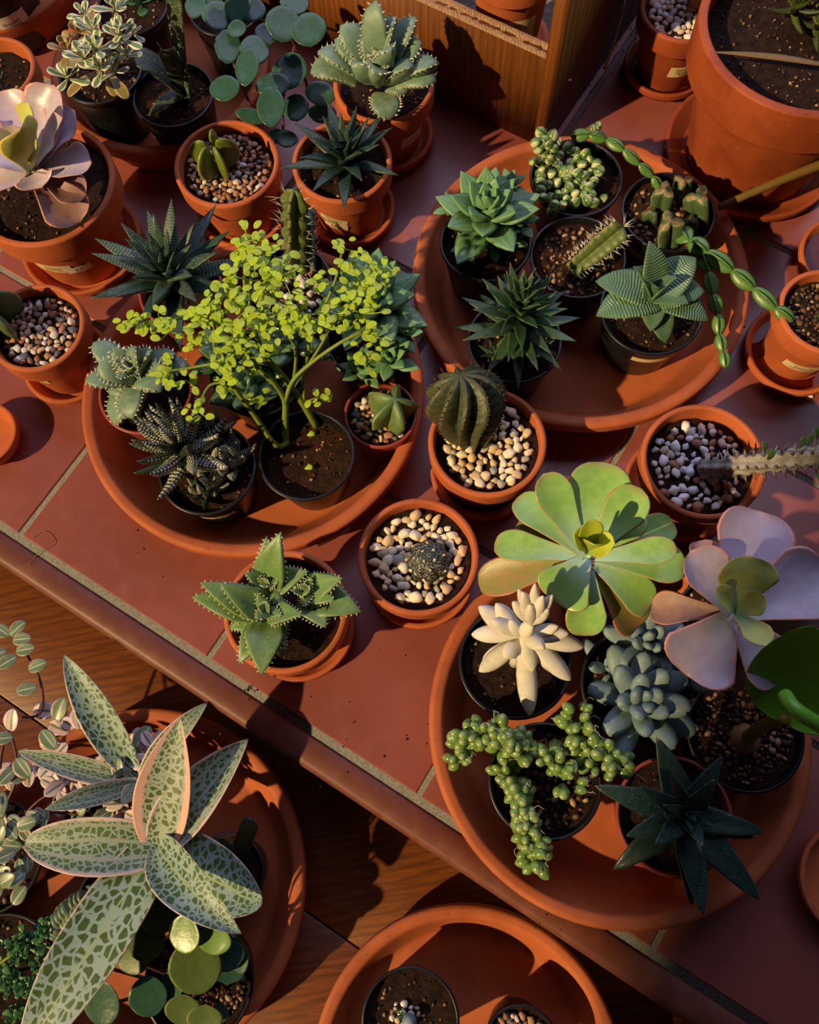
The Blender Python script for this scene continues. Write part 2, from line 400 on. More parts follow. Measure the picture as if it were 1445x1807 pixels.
def potted(name, label, cat, px, py, wpx, kind='terra', h=None, z0=None, zr=None, fill='soil', group=None, at=None, r=None, soilmat=None, depth=.010, mat=None):
    """rim ellipse seen at (px,py), width wpx; the pot stands at z0 and its rim is zr above the counter"""
    c = W(px, py, zr); r = r or wpx/2*S(px, py, zr)
    if at is not None: c = V((at[0], at[1], zr))
    P = Pot(); P.r = r; P.zr = zr; P.z0 = z0; h = zr-z0
    t = root(name, label, cat, (c.x, c.y, z0), group); P.t = t; mb = MB()
    if kind == 'terra':
        col = h*.30; w_ = max(.0045, r*.085); rb = r*.66; ri = r-w_
        rs = rb+(r*.93-rb)*(1-col/h)
        p = rounded([(0, 0), (rb, 0), (rs, h-col), (r*.985, h-col+.001), (r, h-.001), (ri, h), (ri-.002, h-col*.8), (rb-w_*.8, h*.3), (0, h*.3)], .0022)
    else:
        w_ = .0012; rb = r*.72; ri = r-.0025
        p = rounded([(0, 0), (rb, 0), (r*.93, h-.010), (r*.94, h-.0075), (r*.965, h-.006), (r, h-.0025), (r, h-.0005), (ri, h), (r*.93, h-.004), (rb*.97, .004), (0, .004)], .0012)
    lathe(mb, (c.x, c.y, z0), p)
    P.pot = obj('pot', mb, mat or {'terra': TERRA, 'black': BLACK, 'red': REDPL}[kind], t, sharp=.8)
    zs = zr-depth; rs = (ri-.0015) if kind == 'terra' else r*.91
    if kind == 'terra': rs = ri-.0018
    P.c = V((c.x, c.y, zs)); P.rs = rs
    mb = MB(); soil_disc(mb, P.c, rs, zs, .0026, R_.random()*99)
    if fill != 'none': obj('soil', mb, soilmat or SOIL, t)
    G = {'beige': (ST_BEIGE, 170, .0026, .0052), 'mix': (ST_MIX, 170, .0022, .0040), 'white': (ST_WHITE, 120, .0026, .0048), 'grit': (ST_SOIL, 130, .0014, .0032), 'gritty': (ST_SOIL, 230, .0012, .0034), 'soil': (ST_SOIL, 60, .0008, .0020), 'perlite': (ST_PERL, 80, .0020, .0048)}
    if fill in G:
        m_, n_, a_, b_ = G[fill]; mb = MB(); k = (rs/.038)**2
        pebbles(mb, P.c, rs*.98, zs, int(n_*k), a_, b_, .72, ICO1 if fill in ('soil', 'grit', 'gritty') else ICO)
        obj('soil_crumbs' if fill in ('soil', 'grit', 'gritty') else 'gravel', mb, m_, t, kind='stuff')
    return P

# text stuck on a tapered wall
def text_mesh(s, size):
    cu = bpy.data.curves.new('txt', 'FONT'); cu.body = s; cu.size = size; cu.align_x = 'CENTER'; cu.align_y = 'CENTER'; cu.resolution_u = 2; cu.space_line = .85
    o = bpy.data.objects.new('txt', cu); C.objects.link(o); dg = bpy.context.evaluated_depsgraph_get(); dg.update()
    me = bpy.data.meshes.new_from_object(o.evaluated_get(dg)); vs = [v.co.copy() for v in me.vertices]; fs = [tuple(p.vertices) for p in me.polygons]
    bpy.data.objects.remove(o); bpy.data.curves.remove(cu); bpy.data.meshes.remove(me); return vs, fs
def sticker(P, px, py, w_, h_, zc, text='', size=.004, mat=None, tilt=0.0, bars=False, label=None, rad=None, name='sticker', slope=None, toff=(0, 0), ell=False, out=.0005):
    """paper on the pot wall at height zc (fraction of pot height), on the side seen at photo pixel px,py"""
    t = P.t; o = ORG[t.name]; h = P.zr-P.z0; z = P.z0+h*zc
    q = W(px, py, z); ang = math.atan2(q.y-o.y, q.x-o.x)
    def wall(zz):
        f = (zz-P.z0)/h
        return rad if rad else P.r*(.66+.27*f) if P.kind == 'terra' else P.r*(.72+.21*f/.86)
    def mp(x, y, d):
        xx = x*math.cos(tilt)-y*math.sin(tilt); yy = x*math.sin(tilt)+y*math.cos(tilt)
        zz = z+yy; r = wall(zz)+d; a = ang+xx/r
        return V((o.x+r*math.cos(a), o.y+r*math.sin(a), zz))
    mb = MB(); nx, ny = 12, 4; vs = []
    for side in (out, out-.0004):
        for j in range(ny+1):
            for i in range(nx+1):
                fx, fy = i/nx*2-1, j/ny*2-1
                if ell: k = math.sqrt(max(0, 1-fy*fy*.96)); fx *= k
                vs.append(mp(fx*w_/2, fy*h_/2, side))
    fs = []
    m = (nx+1)*(ny+1)
    for j in range(ny):
        for i in range(nx):
            a = j*(nx+1)+i; fs.append((a, a+1, a+nx+2, a+nx+1)); fs.append((m+a, m+a+nx+1, m+a+nx+2, m+a+1))
    mb.add(vs, fs); st = obj(name, mb, mat or PAPER, t, label=label)
    mb = MB()
    if text:
        tv, tf = text_mesh(text, size); mb.add([mp(v.x+toff[0], v.y+toff[1], out+.0003) for v in tv], tf)
    if bars:
        x = -w_*.34
        while x < w_*.02:
            b = R_.choice((.0003, .0005, .0007)); mb.add([mp(x, -h_*.30, out+.0003), mp(x+b, -h_*.30, out+.0003), mp(x+b, -h_*.02, out+.0003), mp(x, -h_*.02, out+.0003)], [(0, 1, 2, 3)]); x += b+R_.choice((.0004, .0006))
    if mb.v: obj('printed_text', mb, INK, st)
    return st

# ------------------------------------------------------------ plants
def rosette(t, c, R, n, mat, prof='tri', wr=.35, th=.25, e0=8, e1=78, inner=.35, bend=.0, cup=.2, hgt=.25, power=1.0, az0=None, name='leaf', teeth=None, merge=False, axis=None, keel=0.0, ns=10, nc=8, wave=0, jitter=.08, droop=0.0, into=None, r0=.06):
    az0 = R_.random()*6.3 if az0 is None else az0; M_ = Matrix.Identity(3)
    if axis is not None: M_ = V((0, 0, 1)).rotation_difference(axis.normalized()).to_matrix()
    big = into or MB()
    for i in range(n):
        f = i/(n-1); a = az0+i*2.39996; el = math.radians(e0+(e1-e0)*f**power+R_.uniform(-4, 4))
        L = R*(1+(inner-1)*f)*(1+R_.uniform(-jitter, jitter)); a += R_.uniform(-.08, .08)
        rad = V((math.cos(a), math.sin(a), 0)); d = rad*math.cos(el)+V((0, 0, 1))*math.sin(el); nm = -rad*math.sin(el)+V((0, 0, 1))*math.cos(el)
        b = rad*R*r0*(1-f)+V((0, 0, R*hgt*f)); mid = b+d*L*.5-nm*L*bend; tip = b+d*L+nm*L*bend*.4-V((0, 0, droop*L*(1-f)))
        mb = big if (merge or into) else MB()
        leaf(mb, [c+M_@b, c+M_@mid, c+M_@tip], M_@nm, L*wr*(1+.25*f), prof, th, cup, ns, nc, teeth, keel=keel, wave=wave)
        if not (merge or into): obj(name, mb, mat, t)
    if merge: return obj(name, big, mat, t)
    return big
def handleaf(t, b, tx, ty, tz, wpx, mat, prof='ob', th=.1, cup=.2, arch=.15, up=None, name='leaf', side=0.0, teeth=None, fold=0.0, wave=0.0, keel=0.0, twist=0.0, ns=14, nc=12, mb=None, label=None, curl=0.0):
    """leaf from point b whose tip is seen at (tx,ty) at height tz; wpx its greatest width as seen"""
    tip = W(tx, ty, tz); L = (tip-b).length; d = (tip-b).normalized()
    s = d.cross(V((0, 0, 1))); s = s.normalized() if s.length > .05 else d.orthogonal(); nm = s.cross(d)
    if nm.z < 0: nm = -nm
    if up is not None: nm = up
    m1 = b+d*L*.35+nm*L*arch+s*side*L; m2 = b+d*L*.75+nm*L*arch*.9+s*side*L*.7
    wd = wpx*S(tx, ty, (tz+b.z)/2)
    own = mb is None; mb = mb or MB()
    leaf(mb, [b, m1, m2, tip+nm*curl*L], nm, wd, prof, th, cup, ns, nc, teeth, fold=fold, wave=wave, keel=keel, twist=twist)
    if own: return obj(name, mb, mat, t, label=label)
def ribbed(mb, c, axis, R, H, n, depth, prof, na=8, nv=16, sharp=1.0, twist=0.0, spin=0.0):
    ax = axis.normalized(); s = ax.orthogonal().normalized(); u = ax.cross(s); vs = []; uv = []; N = n*na
    for j in range(nv+1):
        t = j/nv; r = R*prof(t)
        for k in range(N):
            ph = (k % na)/na; cr = abs(2*ph-1)**sharp; q = 1-depth*(1-cr); a = 2*PI*k/N+twist*t+spin
            vs.append(c+ax*(H*t-H*.0)+(s*math.cos(a)+u*math.sin(a))*r*q); uv.append((1-abs(2*ph-1)*.5 if ph > .5 else abs(2*ph-1)*.5, t))
            uv[-1] = (.5+.5*cr*(1 if ph >= .5 else -1), t)
    fs = [(j*N+k, j*N+(k+1) % N, (j+1)*N+(k+1) % N, (j+1)*N+k) for j in range(nv) for k in range(N)]+[tuple(range(N)), tuple(range(nv*N, nv*N+N))]
    mb.add(vs, fs, uv, .3)
    def crest(i, t):
        a = 2*PI*i/n+twist*t+spin; rd = (s*math.cos(a)+u*math.sin(a)); return c+ax*(H*t)+rd*R*prof(t), rd
    return crest
# ------------------------------------------------------------ leaf materials
L_ECHG = leafmat('green_echeveria_leaf', (128, 170, 88), (150, 186, 104), edge=((196, 132, 96), .90, .10), base=((176, 212, 190), .62), tip=((166, 150, 84), .84, 1.05), trans=.12, rough=.32)
L_ECHGY = leafmat('yellow_green_leaf', (190, 200, 60), (168, 190, 70), edge=((210, 180, 90), .93, .07), base=((160, 200, 150), .4), trans=.2, rough=.38)
L_ECHGR = leafmat('reddish_green_leaf', (130, 128, 70), (166, 118, 84), edge=((196, 106, 84), .86, .14), base=((130, 160, 90), .5), trans=.08, rough=.4)
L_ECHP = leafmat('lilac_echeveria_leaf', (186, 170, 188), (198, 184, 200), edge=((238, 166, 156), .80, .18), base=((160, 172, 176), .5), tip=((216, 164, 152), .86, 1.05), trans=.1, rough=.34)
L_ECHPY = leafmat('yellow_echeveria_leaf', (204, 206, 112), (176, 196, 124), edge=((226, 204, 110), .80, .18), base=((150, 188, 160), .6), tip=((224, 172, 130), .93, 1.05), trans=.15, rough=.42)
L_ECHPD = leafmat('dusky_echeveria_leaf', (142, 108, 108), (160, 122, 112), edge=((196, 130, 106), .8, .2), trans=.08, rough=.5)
L_STAR = leafmat('dark_haworthia_leaf', (34, 54, 46), (44, 68, 56), edge=((96, 112, 96), .95, .05), tip=((150, 110, 80), .96, 1.03), dots=((84, 106, 92), 9, 26, .30, .4), mark=(84, 104, 90), rough=.36, bump=.6)
L_STARS = leafmat('pearly_haworthia_leaf', (36, 58, 48), (50, 74, 60), edge=((110, 130, 110), .93, .07), dots=((136, 156, 136), 9, 26, .34, .3), rough=.42, bump=.6)
L_STARG = leafmat('olive_haworthia_leaf', (46, 72, 44), (58, 86, 52), edge=((140, 160, 120), .93, .07), tip=((170, 120, 80), .95, 1.03), rough=.4)
L_LIMI = leafmat('ribbed_haworthia_leaf', (70, 106, 76), (86, 120, 90), bands=((112, 142, 116), 130, .75), edge=((130, 156, 120), .95, .05), rough=.4, bump=.5)
L_ZEB = leafmat('zebra_haworthia_leaf', (28, 42, 28), (36, 52, 36), dots=((236, 236, 222), 7, 13, .47, .15), tip=((120, 90, 60), .97, 1.02), rough=.4, bump=.8)
L_ZEBG = leafmat('banded_green_leaf', (50, 62, 26), (62, 76, 32), dots=((168, 170, 90), 6, 18, .34, .25), rough=.45, bump=.8)
L_WHITE = leafmat('white_felt_leaf', (206, 200, 190), (190, 184, 172), tip=((224, 208, 184), .85, 1.0), rough=.8, spec=.2, bump=.15)
L_BLUE = leafmat('blue_grey_leaf', (104, 126, 130), (120, 142, 144), dots=((156, 174, 176), 22, 26, .22, .9), rough=.55, bump=.3)
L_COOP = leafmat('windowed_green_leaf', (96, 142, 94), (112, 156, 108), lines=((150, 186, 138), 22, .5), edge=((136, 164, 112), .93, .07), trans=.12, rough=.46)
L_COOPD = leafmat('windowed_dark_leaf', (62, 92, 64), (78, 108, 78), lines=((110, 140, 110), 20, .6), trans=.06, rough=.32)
L_FAUC = leafmat('tiger_jaw_leaf', (92, 122, 70), (108, 134, 88), edge=((150, 168, 120), .92, .08), dots=((160, 176, 134), 8, 14, .16, .9), mark=(226, 218, 184), rough=.42)
L_FAUCG = leafmat('grey_tiger_jaw_leaf', (100, 126, 106), (124, 146, 124), edge=((168, 180, 150), .90, .10), dots=((160, 172, 150), 8, 12, .16, .9), mark=(216, 214, 190), rough=.48)
L_PILEA = leafmat('lime_leaflet', (176, 204, 44), (196, 216, 70), edge=((206, 222, 110), .85, .15), trans=.3, rough=.35)
L_PSTEM = leafmat('lime_stem', (112, 130, 40), (96, 120, 44), rough=.5)
L_LED = leafmat('silver_spotted_leaf', (74, 100, 44), (60, 86, 46), spots=((152, 174, 162), 7, 21, .12), stripe=((160, 180, 110), .012, .03), edge=((212, 190, 176), .93, .06), trans=.12, rough=.50)
L_LEDP = leafmat('pink_edged_spotted_leaf', (72, 90, 44), (58, 80, 46), spots=((160, 172, 156), 7, 20, .12), edge=((228, 180, 164), .62, .14), trans=.12, rough=.50)
L_LEDS = leafmat('striped_spotted_leaf', (80, 104, 52), (62, 88, 46), spots=((154, 172, 156), 8, 20, .10), lines=((196, 194, 174), 22, .6), edge=((222, 196, 186), .80, .14), trans=.12, rough=.50)
L_PEP = leafmat('dark_coin_leaf', (44, 78, 62), (54, 88, 68), edge=((90, 120, 92), .92, .08), rough=.25, spec=.5, coat=.2)
L_PEPO = leafmat('olive_coin_leaf', (74, 94, 42), (88, 104, 50), edge=((130, 146, 70), .92, .08), trans=.2, rough=.42)
L_PEPG = leafmat('fresh_coin_leaf', (98, 138, 50), (110, 150, 60), edge=((150, 180, 80), .92, .08), trans=.2, rough=.3)
L_VAR = leafmat('cream_edged_leaf', (110, 140, 94), (130, 160, 110), edge=((252, 246, 222), .38, .22), trans=.15, rough=.4)
L_VARY = leafmat('cream_edged_old_leaf', (140, 132, 70), (150, 120, 80), edge=((220, 180, 140), .6, .22), trans=.15, rough=.4)
L_GAST = leafmat('speckled_tongue_leaf', (46, 62, 46), (58, 74, 56), dots=((140, 156, 112), 14, 60, .36, 1), edge=((120, 136, 100), .95, .05), rough=.45)
L_PEARL = leafmat('variegated_pearl', (98, 128, 66), (112, 142, 84), edge=((206, 206, 164), .45, .35), stripe=((54, 84, 50), .06, .10), rough=.3)
L_BEAD = leafmat('green_bead', (92, 122, 54), (116, 140, 76), tip=((150, 168, 110), .6, 1), rough=.3, coat=.2)
L_ASTR = leafmat('bishop_cap_skin', (96, 120, 66), (76, 100, 60), edge=((150, 160, 96), .90, .10), dots=((130, 150, 116), 16, 26, .22, .9), rough=.5)
L_ASTE = leafmat('sand_dollar_skin', (36, 44, 38), (46, 52, 44), dots=((206, 206, 190), 6, 24, .30, .8), rough=.6, mark=(216, 196, 170))
L_BAR = leafmat('ribbed_cactus_skin', (60, 66, 44), (76, 80, 54), edge=((110, 84, 60), .90, .10), bands=((84, 92, 62), 60, .4), rough=.5, mark=(110, 70, 54))
L_SPINY = leafmat('spiny_cactus_skin', (84, 100, 50), (104, 116, 60), edge=((160, 140, 110), .90, .10), rough=.5, mark=(226, 214, 190))
L_SPING = leafmat('grey_spiny_skin', (96, 124, 108), (110, 136, 120), edge=((160, 170, 150), .90, .10), rough=.5, mark=(206, 190, 166))
L_DIDI = leafmat('grey_bark', (150, 146, 138), (120, 112, 104), dots=((96, 84, 72), 6, 40, .2, .9), rough=.65, mark=(110, 78, 64))
L_CHAIN = leafmat('chain_cactus_skin', (76, 116, 54), (90, 128, 64), edge=((130, 156, 90), .92, .08), trans=.08, rough=.36)
L_STUB = leafmat('chopped_stem_skin', (70, 92, 58), (88, 108, 74), edge=((130, 146, 100), .90, .10), tip=((150, 120, 84), .985, 1.02), rough=.5)
L_CALL = leafmat('pink_striped_leaf', (100, 124, 92), (120, 140, 112), stripe=((210, 204, 190), .02, .12), edge=((226, 184, 176), .80, .18), trans=.15, rough=.36)
L_CALP = leafmat('pink_inch_leaf', (236, 204, 198), (220, 194, 204), stripe=((110, 130, 104), .05, .22), trans=.2, rough=.36)
L_CSTEM = leafmat('purple_stem', (88, 44, 48), (70, 40, 40), rough=.5)
L_BIGG = leafmat('big_glossy_leaf', (108, 176, 48), (122, 188, 64), edge=((130, 176, 70), .95, .05), trans=.12, rough=.28)
L_CAUD = leafmat('caudex_skin', (150, 112, 70), (128, 92, 56), rough=.6)
L_JADE = leafmat('small_green_leaf', (52, 96, 54), (66, 110, 60), edge=((100, 140, 80), .9, .1), trans=.1, rough=.32)
L_STACK = leafmat('stacked_grey_leaf', (84, 108, 88), (100, 122, 100), edge=((150, 150, 110), .9, .1), rough=.45)
L_BLADE = leafmat('dry_blade', (110, 84, 40), (90, 80, 36), edge=((140, 90, 60), .8, .2), rough=.5)
HAIR = NT('pale_hair').done(lin((206, 200, 170)), .7)

# ------------------------------------------------------------ tiled counter and wooden bench
ZUP = V((0, 0, 1))
def quadbox(mb, c0, c1, c2, c3, zt, zb):
    vs = [V((p.x, p.y, zt)) for p in (c0, c1, c2, c3)]+[V((p.x, p.y, zb)) for p in (c0, c1, c2, c3)]
    mb.add(vs, [(0, 1, 2, 3), (7, 6, 5, 4)]+[(i, i+4, (i+1) % 4+4, (i+1) % 4) for i in range(4)])
t = root('tiled_counter', 'raised counter of terracotta red square tiles with grey grout and brown nosing', 'tiled counter', tuple(AB(0, EO, ZF)))
mb = MB(); G = .0022; i0, i1, j0, j1 = -6, 8, 0, 9
a0, a1 = DO+i0*TA, DO+i1*TA; b0, b1 = EO, EO+j1*TB
for i in range(i0, i1):
    for j in range(j0, j1):
        A0, A1, B0, B1 = DO+i*TA+G, DO+(i+1)*TA-G, EO+j*TB+(G if j else .0034), EO+(j+1)*TB-G
        rings = []
        for ins, z in ((0, -.004), (.0002, -.0012), (.0012, -.0003), (.003, 0)):
            rings.append([AB(A0+ins, B0+ins, z), AB(A1-ins, B0+ins, z), AB(A1-ins, B1-ins, z), AB(A0+ins, B1-ins, z)])
        vs = sum(rings, []); fs = [(12, 13, 14, 15)]
        for k in range(3): fs += [(k*4+q, k*4+(q+1) % 4, (k+1)*4+(q+1) % 4, (k+1)*4+q) for q in range(4)]
        mb.add(vs, fs)
obj('tile_surface', mb, TILE, t, sharp=.5)
mb = MB(); quadbox(mb, AB(a0, b0-.004), AB(a1, b0-.004), AB(a1, b1), AB(a0, b1), -.0016, -.03); obj('grout', mb, GROUT, t)
mb = MB(); pr = [(-.0036, -.004), (-.0036, -.001), (-.005, 0), (-.021, 0), (-.0245, -.0015), (-.0265, -.005), (-.027, -.010), (-.027, -.034), (-.024, -.034)]
vs = []
for (b, z) in pr: vs += [AB(a0, EO+b, z), AB(a1, EO+b, z)]
mb.add(vs, [(2*k, 2*k+1, 2*k+3, 2*k+2) for k in range(len(pr)-1)]); obj('nosing', mb, NOSE, t, label='brown rounded nosing tile along the counter edge')
mb = MB(); quadbox(mb, AB(a0, b0-.018), AB(a1, b0-.018), AB(a1, b1), AB(a0, b1), -.0301, ZF); obj('counter_front', mb, WOODS, t)
t = root('wooden_bench', 'lower lacquered orange brown plank bench in front of the tiled counter', 'wooden bench', tuple(AB(0, EO-.4, ZF)))
for ax_, bx_ in ((-.9, -.1), (.9, -.1), (-.9, -1.0), (.9, -1.0)):
    mb = MB(); quadbox(mb, AB(ax_-.03, EO+bx_-.03), AB(ax_+.03, EO+bx_-.03), AB(ax_+.03, EO+bx_+.03), AB(ax_-.03, EO+bx_+.03), ZW-.0195, ZF); obj('leg', mb, WOODP, t)
bw = .115; k = 0; b = EO-.019
while b > EO-1.25:
    mb = MB(); x0 = a0+R_.uniform(-.3, .3); e = .0009; rr = []
    for ins, z in ((0, -.003), (e*.5, -.0006), (e*1.6, 0)):
        rr += [AB(a0+ins, b-bw+e+ins, ZW+z), AB(a1-ins, b-bw+e+ins, ZW+z), AB(a1-ins, b-ins, ZW+z), AB(a0+ins, b-ins, ZW+z)]
    rr += [AB(a0, b-bw+e, ZW-.02), AB(a1, b-bw+e, ZW-.02), AB(a1, b, ZW-.02), AB(a0, b, ZW-.02)]
    fs = [(8, 9, 10, 11)]
    for k in range(2): fs += [(k*4+q, k*4+(q+1) % 4, (k+1)*4+(q+1) % 4, (k+1)*4+q) for q in range(4)]
    fs += [(q, (q+1) % 4, 12+(q+1) % 4, 12+q) for q in range(4)]
    mb.add(rr, fs); obj('plank', mb, WOODP, t, sharp=.6); b -= bw

# ------------------------------------------------------------ added unseen slab that keeps the sun off the right side
AW = -1.2; HL = (.175-AW+.15)/math.cos(SUN_AZ-YAW)*math.tan(SUN_EL)
BLOCKER_MAT = NT('blocker_grey').done(lin((170, 160, 150)), .9)
def blocker_piece(name, b0_, b1_, z0_, z1_):
    mb = MB(); quadbox(mb, AB(AW-.15, b0_), AB(AW, b0_), AB(AW, b1_), AB(AW-.15, b1_), z1_, z0_); o = obj(name, mb, BLOCKER_MAT); o['kind'] = 'structure'; return o
mb = MB(); quadbox(mb, AB(-3.5, -5), AB(4, -5), AB(4, 5), AB(-3.5, 5), ZF, ZF-.05); o = obj('floor', mb, WOODP); o['kind'] = 'structure'
blocker_piece('sun_blocker', -5.0, 1.6, HL, HL+2.4)

# ------------------------------------------------------------ wooden box with a pot in it
cor = W(941, 255, 0); HB = .102
ca, cb = cor.dot(AV), cor.dot(BV)
t = root('wooden_box', 'open plywood box with a rough sawn front edge standing on the tiles', 'wooden box', tuple(AB(ca-.2, cb, 0)))
BT = .016
def rough_board(name, A0, A1, B0, B1, z0, z1, mat, mat2=None, n=70):
    mb = MB(); quadbox(mb, AB(A0, B0), AB(A1, B0), AB(A1, B1), AB(A0, B1), z1, z0); o = obj(name, mb, mat, t)
    return o
rough_board('front_panel', ca-.55, ca-.0005, cb, cb+BT, .001, HB, WOODB)
mb = MB(); n = 160
vs = []; fs = []
for i in range(n+1):
    a = ca-.55+.5495*i/n
    for j in range(7):
        f = j/6; z = HB+.0002+(.0016*(.5+noise.noise(V((a*260, f*3, 1))))+.0012*noise.noise(V((a*700, f*7, 2))))*(1 if 0 < j < 6 else .1)-(.0018 if j == 3 else 0)
        vs.append(AB(a, cb+BT*f, z))
for i in range(n):
    for j in range(6): fs.append((i*7+j, i*7+j+1, (i+1)*7+j+1, (i+1)*7+j))
mb.add(vs, fs); obj('sawn_edge', mb, WOODE, t, label='pale rough sawn top edge of the front panel')
rough_board('side_panel', ca, ca+.0125, cb-.001, cb+.42, .001, .235, WOODS)
mb = MB(); quadbox(mb, AB(ca, cb-.0016), AB(ca+.0125, cb-.0016), AB(ca+.0125, cb-.0009), AB(ca, cb-.0009), .2352, .001); obj('panel_end', mb, WOODB, t, label='orange end grain of the side panel')
rough_board('bottom_board', ca-.55, ca-.001, cb+BT+.001, cb+.42, .004, .012, WOODG)
mb = MB(); stone(mb, AB(ca+.0132, cb+.030, .060), .0016, .3); 
o_ = obj('screw_hole_chip', mb, PAPERW, t)
mb = MB(); tube(mb, [W(1066, 122, .02), W(1085, 70, .035), W(1103, 0, .06)], .0018, .0009); obj('splinter', mb, STRAW, org=tuple(W(1066, 122, .02)))
tag(bpy.data.objects['splinter'], 'long pale wood splinter leaning on the side of the wooden box', 'splinter')

# ------------------------------------------------------------ helper: a clay pot with its own saucer
def single(name, label, slabel, px, py, wpx, fill, zr=.078, water=False, plantcat='potted plant', sr=.97, group=None, depth=.010, z0=.005, mat=None):
    P = potted(name, label, plantcat, px, py, wpx, 'terra', z0=z0, zr=zr, fill=fill, group=group, depth=depth, mat=mat); P.kind = 'terra'
    h = .016; c = ORG[P.t.name]; r = P.r*sr
    t = root('terracotta_saucer', slabel, 'saucer', (c.x, c.y, 0), 'small terracotta saucers'); mb = MB(); w_ = .0035
    p = rounded([(0, 0), (r*.80, 0), (r*.97, h-.006), (r, h-.006), (r, h), (r-w_, h), (r*.80-w_*.4, .0048), (0, .0048)], .0012)
    lathe(mb, (c.x, c.y, 0), p); obj('dish', mb, mat or TERRA, t, sharp=.9)
    if water:
        mb = MB(); lathe(mb, (c.x, c.y, 0), [(P.r*.70, .0082), (r*.86, .0082)], 48); obj('water', mb, WATER, t)
    return P
def inner(name, label, px, py, wpx, kind='black', z0=.008, zr=.068, fill='soil', group=None, depth=.008, cat='potted plant', **k):
    P = potted(name, label, cat, px, py, wpx, kind, z0=z0, zr=zr, fill=fill, group=group, depth=depth, **k); P.kind = kind; return P
def vaxis(x, y, z=1.0): return (Rt*x+V((0, 0, 1))*z+Up*y).normalized()

# --- pot in the box
P = potted('potted_plant', 'terracotta pot with a barcode sticker standing inside the wooden box', 'potted plant', 911, -104, 168, z0=.018, zr=.132, fill='soil'); P.kind = 'terra'
sticker(P, 925, 300, .044, .030, .42, 'Senecio\nmandraliscae', .0056, bars=True, toff=(0, .008), label='cream sticker printed with plant name and barcode')
sticker(P, 1010, 300, .022, .013, .36, '16 $', .0055, ell=True, tilt=.45, out=.0012, name='price_sticker')
rosette(P.t, P.c, .03, 12, L_BLUE, 'finger', .3, .7, 20, 80, merge=False)
c = ORG[P.t.name]; ts = root('terracotta_saucer', 'terracotta saucer under the barcode pot inside the wooden box', 'saucer', (c.x, c.y, .012), 'small terracotta saucers')
mb = MB(); r = P.r*1.0; lathe(mb, (c.x, c.y, .012), rounded([(0, 0), (r*.8, 0), (r*.97, .012), (r, .014), (r, .022), (r-.004, .022), (r*.76, .0175), (0, .0175)], .0015)); obj('dish', mb, TERRA, ts, sharp=.9)

# --- 1 yellow green bishop cap with mixed gravel
P = single('potted_cactus', 'yellow green lobed cactus in terracotta pot of multicoloured gravel, cream plants behind it', 'terracotta saucer under the yellow green lobed cactus', 399, 286, 188, 'mix', sr=.92)
mb = MB(); c0 = W(388, 300, .070); L_ = L_ASTR
for k, (a, ln) in enumerate(((.2, .024), (1.5, .022), (2.9, .024), (4.0, .021), (5.2, .022))):
    d = V((math.cos(a), math.sin(a), 0)); b = c0+d*.002
    leaf(mb, [b, b+d*.014+V((0, 0, .008)), b+d*.012+V((0, 0, .026)), b+d*.003+V((0, 0, .034))], d.cross(ZUP), .020, 'oval', .30, 0, 10, 10)
obj('lobed_body', mb, leafmat('yellow_green_skin', (98, 112, 34), (84, 100, 34), edge=((150, 150, 70), .85, .15), rough=.45), P.t)
# --- 2 dark star haworthia
P = single('potted_haworthia', 'spiky dark haworthia in terracotta pot with a $15.4 sticker, behind the lime shrub tray', 'terracotta saucer under the spiky dark haworthia behind the left centre tray', 603, 282, 178, 'soil', sr=.98)
rosette(P.t, W(612, 292, .072), 122*S(612, 268, .1), 28, L_STAR, 'star', .31, .34, 12, 80, .45, bend=-.06, cup=.45, hgt=.16, keel=.4)
sticker(P, 575, 420, .026, .008, .46, 'Haworthia\nscabra', .0034, tilt=-.25, out=.0004); sticker(P, 585, 420, .022, .008, .34, '15.4', .0060, mat=PAPER, tilt=-.2, name='price_sticker', out=.0010)
# --- 3 pale toothed plant
P = single('potted_tiger_jaw', 'pale toothed succulent spilling over terracotta pot in front of the wooden box', 'terracotta saucer under the pale toothed succulent', 677, 143, 180, 'soil', sr=.96)
c0 = W(672, 150, .085)
for (x, y, z, w_) in ((548, 130, .10, 46), (560, 92, .115, 40), (600, 45, .13, 42), (664, 0, .15, 40), (735, 30, .13, 40), (775, 112, .11, 40), (770, 145, .10, 42), (690, 212, .085, 44), (640, 60, .125, 38), (745, 75, .12, 36), (700, 30, .14, 36), (620, 118, .12, 42), (730, 118, .115, 42), (660, 130, .12, 40), (690, 90, .13, 40), (590, 70, .12, 36), (720, 165, .09, 34)):
    handleaf(P.t, c0.lerp(W(x, y, z), .34), x, y, z, w_*1.2, L_FAUCG, 'boatb', .40, .35, arch=.16, teeth=(8, .0034), keel=.4, ns=10, nc=8, twist=R_.uniform(-.7, .7), side=R_.uniform(-.12, .12))
rosette(P.t, c0+V((0, 0, .022)), .020, 7, L_FAUCG, 'boat', .5, .5, 20, 75, .6, cup=.3, teeth=(5, .003), ns=8, nc=8)
sticker(P, 730, 245, .026, .014, .42, 'Faucaria', .0036, mat=PAPERW)
